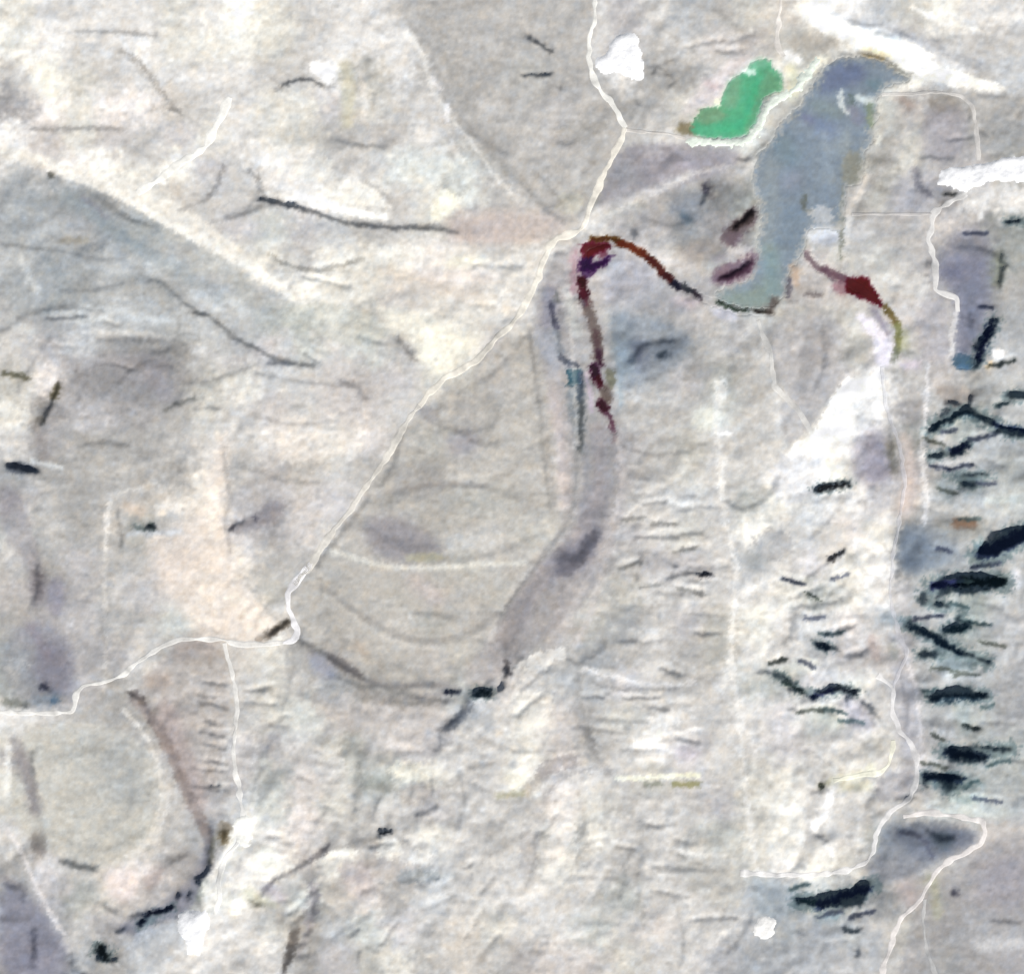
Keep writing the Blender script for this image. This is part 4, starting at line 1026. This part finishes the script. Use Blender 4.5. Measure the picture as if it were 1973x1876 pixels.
ROADS = [
    ("dirt_road", "pale dirt road winding down from the north edge", "1146,-60 1146,5 1146,45 1135,72 1134,108 1140,140 1152,168 1165,186 1180,198 1190,215 1198,235 1206,246", 10, (250, 248, 240), .1),
    ("dirt_road", "straight pale dirt road running southwest from the junction", "1206,246 1200,262 1186,290 1172,318 1158,346 1148,372 1138,396 1131,420 1120,442 1100,452 1075,456 1060,476 1046,506 1038,530 1026,560 1014,584 999,609 985,626 965,642 940,668 918,696 883,716 850,734 826,759 808,782", 11, (240, 234, 220), .2),
    ("dirt_road", "long dirt road along the foot of the mesa to the western junction", "808,782 790,803 770,838 752,870 733,896 716,922 693,952 676,982 653,1009 636,1030 618,1058 600,1086 582,1108 566,1127", 9, (226, 221, 210), .3),
    ("dirt_road", "broad white road stub at the western junction", "600,1084 582,1108 568,1124 554,1144 556,1170 563,1194 574,1214 568,1230 545,1238", 10, (252, 250, 250), .1),
    ("dirt_road", "pale dirt road leaving the western junction towards the west edge", "545,1238 520,1240 490,1242 455,1240 430,1232 400,1230 350,1232 330,1236 307,1248 275,1268 255,1283 237,1300 212,1312 175,1318 160,1320 146,1338 140,1370 120,1374 60,1373 5,1371 -60,1371", 8, (236, 234, 228), .2),
    ("dirt_road", "pale dirt road running south from the peach slope to the square heap", "432,1238 438,1265 446,1290 454,1330 456,1370 452,1420 450,1470 460,1520 468,1560 470,1590 455,1625 438,1645 424,1680 424,1728 414,1760", 8, (240, 238, 232), .25),
    ("dirt_road", "white dirt road crossing the northwest ridge", "442,188 436,205 424,230 408,256 396,284 372,300 338,320 310,344 286,360 262,372", 13, (250, 248, 240), .2),
    ("dirt_road", "pale track along the top of the reservoir's green pond", "1206,250 1240,254 1290,258 1320,266", 6, (214, 208, 200), .4),
    ("dirt_road", "short pale track from the north edge to the green pond", "1506,-60 1504,10 1497,65 1498,95 1510,110", 7, (240, 234, 226), .3),
    ("dirt_road", "pale track looping round the northeast basin", "1700,182 1760,180 1815,178 1855,184 1872,200 1880,230 1884,290 1886,310", 7, (218, 214, 208), .35),
    ("dirt_road", "white track climbing from the east hollow to the long heap", "1862,372 1840,384 1812,402 1798,412 1796,440 1788,458 1796,478 1804,512 1802,560 1845,574 1846,600", 9, (236, 234, 230), .25),
    ("dirt_road", "faint pale track crossing the ground east of the reservoir", "1640,412 1720,412 1795,412", 6, (212, 208, 204), .4),
    ("dirt_road", "thin pale track running south from the reservoir outlet", "1462,618 1470,645 1482,675 1488,708 1492,740 1512,765 1540,790 1560,828", 8, (226, 224, 218), .35),
    ("dirt_road", "pale track down the eastern bench beside the blue-grey slope", "1700,706 1706,780 1735,860 1745,930 1735,1000 1724,1060 1719,1110 1716,1150 1724,1190 1738,1230 1750,1262 1735,1290 1722,1325", 6, (214, 214, 220), .6),
    ("dirt_road", "winding cream track round the head of the branching ravine", "1692,1300 1722,1325 1720,1370 1735,1410 1757,1432 1768,1470 1764,1510 1752,1538 1730,1552 1702,1576 1686,1610 1682,1640 1668,1662 1640,1676 1600,1684 1540,1686 1480,1684 1425,1682", 9, (234, 232, 230), .25),
    ("dirt_road", "short cream spur inside the southeastern loop", "1722,1425 1720,1445 1712,1472 1695,1488 1665,1490 1630,1498 1605,1503", 8, (244, 242, 222), .2),
    ("dirt_road", "hairpin pale road rounding the slate-blue pit in the southeast", "1740,1572 1800,1564 1850,1572 1892,1582 1896,1605 1888,1625 1860,1640 1828,1655 1806,1672 1796,1692 1784,1712 1770,1735 1755,1752 1735,1770 1724,1790 1716,1820 1700,1860 1690,1940", 9, (238, 232, 228), .25),
    ("dirt_road", "faint track forking south from the hairpin road", "1782,1730 1778,1780 1785,1830 1805,1880 1820,1940", 6, (200, 200, 198), .4),
]


# ------------------------------------------------------------------ natural relief: running water carves the ground
def region(s, soft=30):
    out = np.zeros((NY, NX))
    sl, m = mask(P(s), 0, soft, True)
    out[sl] = m
    return out

import heapq
def eroded(step=5.5, iters=7, seed=4):
    nx, ny = int(NX * ST / step), int(NY * ST / step)
    x = -M0 + step * np.arange(nx); y = -M0 + step * np.arange(ny)
    X, Y = np.meshgrid(x, y)
    r = np.random.RandomState(seed)
    kk = np.sqrt(np.fft.fftfreq(nx, step)[None] ** 2 + np.fft.fftfreq(ny, step)[:, None] ** 2) + 1e-6
    def fn(beta, lo, hi):
        f = kk ** -beta * np.exp(-(kk * lo) ** 2) * np.exp(-(1 / hi / kk) ** 2); f[0, 0] = 0
        n = np.fft.ifft2(np.fft.fft2(r.randn(ny, nx)) * f).real
        return n / n.std()
    wx_, wy_ = fn(1.2, 20, 200) * 9, fn(1.2, 20, 200) * 9
    Xw, Yw = X + wx_, Y + wy_
    d = np.full(X.shape, 1e9)
    for s, lvl in TRUNKS:
        d = np.minimum(d, dist_line(P(s), Xw, Yw) + lvl)
    z = 7.0 * np.sqrt(np.maximum(d, 0) + 4) + 9 * fn(1.3, 12, 160) + 0.25 * fn(0.4, 6, 40)
    base = d < 6
    N = nx * ny
    offs = np.array([1, -1, nx, -nx, nx + 1, nx - 1, -nx + 1, -nx - 1])
    dl = np.array([1, 1, 1, 1, 1.414, 1.414, 1.414, 1.414]) * step
    border = np.zeros((ny, nx), bool); border[0] = border[-1] = True; border[:, 0] = border[:, -1] = True
    fixed = (border | base).ravel()
    for it in range(iters):
        zf = z.ravel().tolist()
        done = fixed.copy().tolist()
        rec = [-1] * N
        heap = [(zf[i], i) for i in np.nonzero(fixed)[0].tolist()]
        heapq.heapify(heap)
        order = []
        ol = offs.tolist(); brd = border.ravel().tolist()
        fl = fixed.tolist()
        pop, push = heapq.heappop, heapq.heappush
        while heap:
            h, i = pop(heap)
            order.append(i)
            if brd[i] : 
                cand = [o for o in ol if 0 <= i + o < N and abs((i + o) % nx - i % nx) <= 1]
            else: cand = ol
            for o in cand:
                j = i + o
                if not done[j]:
                    done[j] = True
                    rec[j] = i
                    hj = zf[j]
                    if hj <= h: hj = h + 1e-3
                    zf[j] = hj
                    push(heap, (hj, j))
        # steepest neighbour as receiver
        zz = np.array(zf); recs = np.array(rec)
        A = np.ones(N)
        recl = recs.tolist(); Al = A.tolist()
        for i in reversed(order):
            q = recl[i]
            if q >= 0: Al[q] += Al[i]
        kf = 0.55
        for i in order:
            q = recl[i]
            if q >= 0:
                f = kf * Al[i] ** 0.45 / step
                zf[i] = (zf[i] + f * zf[q]) / (1 + f)
        z = np.array(zf).reshape(ny, nx)
        # slopes creep a little
        zp = np.pad(z, 1, mode='edge')
        lap = zp[:-2, 1:-1] + zp[2:, 1:-1] + zp[1:-1, :-2] + zp[1:-1, 2:] - 4 * z
        z = z + 0.06 * lap + (0.35 if it < iters - 1 else 0)
    # resample
    u = np.clip((XX + M0) / step, 0, nx - 1.001); w = np.clip((YY + M0) / step, 0, ny - 1.001)
    i, j = u.astype(int), w.astype(int); a_, b_ = u - i, w - j
    return z[j, i] * (1 - a_) * (1 - b_) + z[j, i + 1] * a_ * (1 - b_) + z[j + 1, i] * (1 - a_) * b_ + z[j + 1, i + 1] * a_ * b_

ERO = eroded()
ERO = blur(ERO, 1.5)
ERO = ERO - blur(ERO, 55)
base_n = noise(0.8, 5.0, 70)
rough = np.full((NY, NX), 0.085)
rough += 0.05 * region("1760,720 2300,720 2300,1640 1760,1640")
rough += 0.03 * region("1420,1100 1760,1100 1760,1700 1420,1700")
rough += 0.02 * region("420,1260 1430,1380 1440,1880 420,1880")
rough -= 0.045 * region("560,1120 700,1000 980,1020 1040,1120 900,1300 700,1280", 30)
rough -= 0.045 * region("20,1400 300,1380 370,1560 250,1680 60,1640", 25)
rough -= 0.045 * region("1700,1600 2300,1600 2300,2100 1900,2100", 30)
rough -= 0.04 * region("280,1040 420,960 440,1100 520,1200 300,1220", 25)
rough -= 0.07 * region(LAKE, 8)
quiet = np.exp(-np.abs(SH) * 2.0)
gr1, gr2 = grain(7.4, 7.4, 3), grain(15, 7.4, 5)
SH = np.where(SH > 0, SH * 1.2, np.where(SH > -1.0, SH * 1.45, SH))
dissect = 0.75 + 0.12 * region('420,1260 1430,1380 1740,1380 1740,1640 1440,1880 420,1880', 40) + 0.1 * region('1400,950 1760,950 1760,1400 1400,1400', 40) - .25 * region('540,700 1200,620 1200,1260 560,1260', 40)
quiet_s = dissect * np.clip(blur(quiet, 4), .2, 1)
ERO_GAIN = 1.15
G = SH + quiet * rough * (0.10 * base_n + 0.14 * gr1 + 0.12 * gr2)

# heights: the surface whose fall away from the sun gives those leans
ax_, ay_ = -math.sin(SUN_AZ), -math.cos(SUN_AZ)      # pointing away from the sun (east, north)
tel = math.tan(SUN_EL)
want = np.clip(G, -1.28, 0.9) * tel                    # dh/ds towards "away" : negative = falls away = dark
want = want - want.mean()
# raster rows run south, so north is -row
D = 2j * math.pi * (kx * ax_ - ky * ay_)
K2 = (2 * math.pi) ** 2 * (kx ** 2 + ky ** 2)
Hf = np.conj(D) * np.fft.fft2(want) / (np.abs(D) ** 2 + 0.05 * K2 + (1 / 210.0) ** 2 * 0.5 + 1e-12)
HT = np.fft.ifft2(Hf).real * SC                       # metres
HT -= HT.mean()
gE = np.gradient(ERO, ST); gs = -(gE[0] * ay_) + gE[1] * ax_
HT = HT + ERO * blur(rough, 6) * ERO_GAIN * SC / gs.std() * quiet_s

# ------------------------------------------------------------------ water bodies lie in the relief
def full_mask(s, w=0.0, soft=1.0, poly=True, warp=1.0):
    out = np.zeros((NY, NX))
    sl, m = mask(P(s), w, soft, poly, warp)
    out[sl] = m
    return out

WATER = []
for nm, lab, s, w, poly, flat, warp in WATERS:
    m = full_mask(s, w, 1.0, poly, warp)
    if flat:
        wide = np.clip(blur(m, 7) * 2.2, 0, 1)
        lvl = (HT * m).sum() / m.sum()
        HT = HT * (1 - wide) + lvl * wide
    WATER.append((nm, lab, m))
wsurf = blur(HT, 7)
for nm, lab, m in WATER:
    ins = np.clip(blur(m, 2.0) * 1.6 - 0.25, 0, 1)
    HT = HT * (1 - ins) + (wsurf - 7.0) * ins
    rim = (m > 0.5)
    HT = np.where(rim, np.minimum(HT, wsurf - 6.0), HT)
    ring = np.clip(blur(m, 4.0) * 4, 0, 1) * (blur(m, 1.5) < 0.3)
    HT = np.where(ring > 0.3, np.maximum(HT, wsurf - 1.2), HT)

# roads are graded: the ground under them is smooth
smooth_h = blur(HT, 5)
for _nm, _lab, s_, w_, _c, _f in ROADS:
    m = full_mask(s_, w_ + 3, 2.0, False, .2)
    HT = HT * (1 - m) + smooth_h * m

# ------------------------------------------------------------------ surface colours
mott = noise(0.55, 3.0, 40)
mot2 = noise(0.9, 5, 90)
val = 1 + 0.012 * mott + 0.016 * gr1 + 0.016 * gr2 + 0.012 * (np.abs(noise(.6, 5, 45)) - .8)
warm = 0.006 * mot2 + 0.004 * grain(15, 15, 21)
lum = COL.mean(-1)
dif = np.clip(lum - blur(lum, 60), -32, 26)
COL = COL * (1 + 0.30 * dif / np.maximum(lum, 60))[..., None]
grey = COL.mean(-1, keepdims=True)
COL = np.where(grey > 165, grey + (COL - grey) * 0.85, COL)
seen = np.clip(COL * np.array([1.018, 1.012, 1.0]) * val[..., None] * np.stack([1 + warm, np.ones_like(warm), 1 - 1.3 * warm], -1), 2, 252)
ALB = np.clip(lin(seen) / KEXP, 0.006, 0.78)

# ------------------------------------------------------------------ materials
def surface_material(name, rough_v=0.95, spec=0.1, bump=0.0, scale=0.02, vary=0.12):
    m = bpy.data.materials.new(name)
    m.use_nodes = True
    nt = m.node_tree
    b = nt.nodes["Principled BSDF"]
    b.inputs["Roughness"].default_value = rough_v
    b.inputs["Specular IOR Level"].default_value = spec
    at = nt.nodes.new("ShaderNodeAttribute"); at.attribute_name = "mineral"
    tc = nt.nodes.new("ShaderNodeNewGeometry")
    nz = nt.nodes.new("ShaderNodeTexNoise")
    nz.inputs["Scale"].default_value = scale
    nz.inputs["Detail"].default_value = 6
    nz.inputs["Roughness"].default_value = 0.65
    nt.links.new(tc.outputs["Position"], nz.inputs["Vector"])
    mr = nt.nodes.new("ShaderNodeMapRange")
    mr.inputs["From Min"].default_value = 0.3; mr.inputs["From Max"].default_value = 0.7
    mr.inputs["To Min"].default_value = 1 - vary; mr.inputs["To Max"].default_value = 1 + vary
    nt.links.new(nz.outputs["Fac"], mr.inputs["Value"])
    mx = nt.nodes.new("ShaderNodeVectorMath"); mx.operation = 'SCALE'
    nt.links.new(at.outputs["Color"], mx.inputs[0])
    nt.links.new(mr.outputs["Result"], mx.inputs["Scale"])
    nt.links.new(mx.outputs["Vector"], b.inputs["Base Color"])
    if bump:
        bp = nt.nodes.new("ShaderNodeBump")
        bp.inputs["Strength"].default_value = 1.0
        bp.inputs["Distance"].default_value = bump
        nt.links.new(nz.outputs["Fac"], bp.inputs["Height"])
        nt.links.new(bp.outputs["Normal"], b.inputs["Normal"])
    return m

M_GROUND = surface_material("bare_rock_ground", bump=1.2, scale=0.022, vary=0.05)
M_WATER = surface_material("turbid_water", 0.35, 0.25, 0.0, 0.006, 0.07)
M_HEAP = surface_material("white_spoil", bump=3.0, scale=0.03, vary=0.05)
M_ROAD = surface_material("pale_gravel", bump=1.0, scale=0.03, vary=0.10)

def mesh_object(name, verts, faces, cols, mat, smooth=True):
    me = bpy.data.meshes.new(name)
    verts = np.asarray(verts, np.float32); faces = np.asarray(faces, np.int32)
    nv, nf = len(verts), len(faces)
    me.vertices.add(nv); me.vertices.foreach_set("co", verts.ravel())
    me.loops.add(nf * 4); me.loops.foreach_set("vertex_index", faces.ravel())
    me.polygons.add(nf)
    me.polygons.foreach_set("loop_start", np.arange(nf, dtype=np.int32) * 4)
    me.polygons.foreach_set("use_smooth", np.full(nf, smooth))
    me.update(calc_edges=True)
    c = np.ones((nv, 4), np.float32); c[:, :3] = cols
    a = me.attributes.new("mineral", 'FLOAT_COLOR', 'POINT')
    a.data.foreach_set("color", c.ravel())
    me.materials.append(mat)
    ob = bpy.data.objects.new(name, me)
    scene.collection.objects.link(ob)
    return ob

def setting(ob, label=None):
    ob["kind"] = "structure"
    if label: ob["label"] = label
    return ob

# ------------------------------------------------------------------ the ground sheet
idx = np.arange(NX * NY).reshape(NY, NX)
faces = np.stack([idx[1:, :-1], idx[1:, 1:], idx[:-1, 1:], idx[:-1, :-1]], -1).reshape(-1, 4)
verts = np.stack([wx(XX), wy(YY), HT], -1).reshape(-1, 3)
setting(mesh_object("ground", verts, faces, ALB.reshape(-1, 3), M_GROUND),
        "pale bare rock ground cut by gullies, scarps and pits")
# plain beyond the surveyed ground
far = 30000.0
xs = np.array([-far, float(wx(gx[2])), float(wx(gx[-3])), far]); ys = np.array([far, float(wy(gy[2])), float(wy(gy[-3])), -far])
v, f = [], []
zlow = float(HT.min()) - 20
for j in range(4):
    for i in range(4): v.append((xs[i], ys[j], zlow))
for j in range(3):
    for i in range(3):
        if (i, j) != (1, 1): f.append((j * 4 + i + 4, j * 4 + i + 5, j * 4 + i + 1, j * 4 + i))
setting(mesh_object("outer_ground", v, f, np.tile(lin((200, 198, 193)) / KEXP, (16, 1)), M_GROUND),
        "pale plain reaching away past the surveyed ground")

# ------------------------------------------------------------------ patches lying on the ground
def patch(name, m, z, cols, mat, edge_drop, thr=0.5):
    """sheet over the raster cells where m > thr; its rim vertices sink by edge_drop"""
    vin = m > thr
    fin = vin[:-1, :-1] | vin[1:, :-1] | vin[:-1, 1:] | vin[1:, 1:]
    js, is_ = np.nonzero(fin)
    q = np.stack([idx[js + 1, is_], idx[js + 1, is_ + 1], idx[js, is_ + 1], idx[js, is_]], -1)
    used, inv = np.unique(q.ravel(), return_inverse=True)
    zz = z.ravel()[used] - np.where(vin.ravel()[used], 0.0, edge_drop)
    vv = np.stack([wx(XX.ravel()[used]), wy(YY.ravel()[used]), zz], -1)
    ctr = vv.mean(0); ctr[2] = 0
    ob = mesh_object(name, vv - ctr, inv.reshape(-1, 4), cols.reshape(-1, 3)[used], mat)
    ob.location = ctr
    return ob

for nm, lab, m in WATER:
    setting(patch(nm, blur(m, 2.2), wsurf - 2.5, ALB, M_WATER, 6.0, 0.12), lab)

for lab, s, hh, rgb in HEAPS:
    m = full_mask(s, 0, 1.0, True)
    d = np.clip(blur(m, 5), 0, 1)
    n = noise(0.8, 4, 30)
    z = HT + 2 + 0.5 * hh * np.clip((d - 0.35) / 0.6, 0, 1) + 0.9 * n * m
    c = np.clip(lin(np.array(rgb)) / KEXP * (1 + 0.03 * noise(0.6, 3, 25)[..., None]), 0, .8)
    ob = patch("spoil_heap", blur(m, 2), z, c, M_HEAP, 4.0, .4)
    ob["label"] = lab; ob["category"] = "spoil heap"; ob["group"] = "white spoil heaps"

lab, s, w, rgb = DAM
m = full_mask(s, w, 1.0, False)
d = np.clip(blur(m, 3), 0, 1)
ob = patch("embankment_dam", m, HT + 2 + 5 * d, np.broadcast_to(np.clip(lin(rgb) / KEXP, 0, .8), ALB.shape) * (1 + 0.05 * noise(.6, 3, 25))[..., None], M_HEAP, 4.0)
ob["label"] = lab; ob["category"] = "dam"

# ------------------------------------------------------------------ dirt roads draped over the ground
def sample(a, x, y):
    fx_ = np.clip((x + M0) / ST, 0, NX - 1.001); fy_ = np.clip((y + M0) / ST, 0, NY - 1.001)
    i, j = fx_.astype(int), fy_.astype(int); u, t = fx_ - i, fy_ - j
    if a.ndim == 3: u = u[..., None]; t = t[..., None]
    return (a[j, i] * (1 - u) * (1 - t) + a[j, i + 1] * u * (1 - t) + a[j + 1, i] * (1 - u) * t + a[j + 1, i + 1] * u * t)

def road(name, label, s, width, rgb, fade=0.35):
    pts = np.array(P(s))
    seg = np.hypot(*np.diff(pts, axis=0).T); cum = np.concatenate([[0], np.cumsum(seg)])
    n = max(3, int(cum[-1] / 2.5))
    t = np.linspace(0, cum[-1], n)
    px = np.interp(t, cum, pts[:, 0]); py = np.interp(t, cum, pts[:, 1])
    for _ in range(6):
        px[1:-1] = (px[:-2] + 2 * px[1:-1] + px[2:]) / 4; py[1:-1] = (py[:-2] + 2 * py[1:-1] + py[2:]) / 4
    r2 = np.random.RandomState(int(pts.sum()) % 9999)
    wob = np.interp(t, np.linspace(0, cum[-1], max(3, n // 4)), r2.randn(max(3, n // 4)))
    wb2 = np.interp(t, np.linspace(0, cum[-1], max(3, n // 7)), r2.randn(max(3, n // 7)))
    px = px + 0.9 * wob; py = py + 0.8 * wb2
    tx, ty = np.gradient(px), np.gradient(py); L = np.hypot(tx, ty) + 1e-9
    nx_, ny_ = -ty / L, tx / L
    ww = width * (1 + 0.32 * np.interp(t, np.linspace(0, cum[-1], max(3, n // 5)), r2.randn(max(3, n // 5))))
    ww = np.clip(ww, width * .45, width * 1.6)
    off = np.array([-.66, -.45, -.22, 0, .22, .45, .66])
    X = px[:, None] + nx_[:, None] * off * ww[:, None]; Y = py[:, None] + ny_[:, None] * off * ww[:, None]
    Z = sample(HT, X, Y) + 1.6
    Z[:, 0] -= 4; Z[:, -1] -= 4
    k = len(off)
    ii = np.arange(n * k).reshape(n, k)
    f = np.stack([ii[:-1, :-1], ii[1:, :-1], ii[1:, 1:], ii[:-1, 1:]], -1).reshape(-1, 4)[:, ::-1]
    base = np.clip(lin(rgb) / KEXP, 0, .8)
    tonev = 1 + 0.13 * np.interp(t, np.linspace(0, cum[-1], max(3, n // 4)), r2.randn(max(3, n // 4)))
    c = np.clip(base[None, None] * tonev[:, None, None] * (1 - fade) + sample(ALB, X, Y) * fade, 0, .8)
    V = np.stack([wx(X), wy(Y), Z], -1).reshape(-1, 3)
    setting(mesh_object(name, V, f, np.broadcast_to(c, (n, k, 3)).reshape(-1, 3), M_ROAD), label)

for r in ROADS: road(*r)
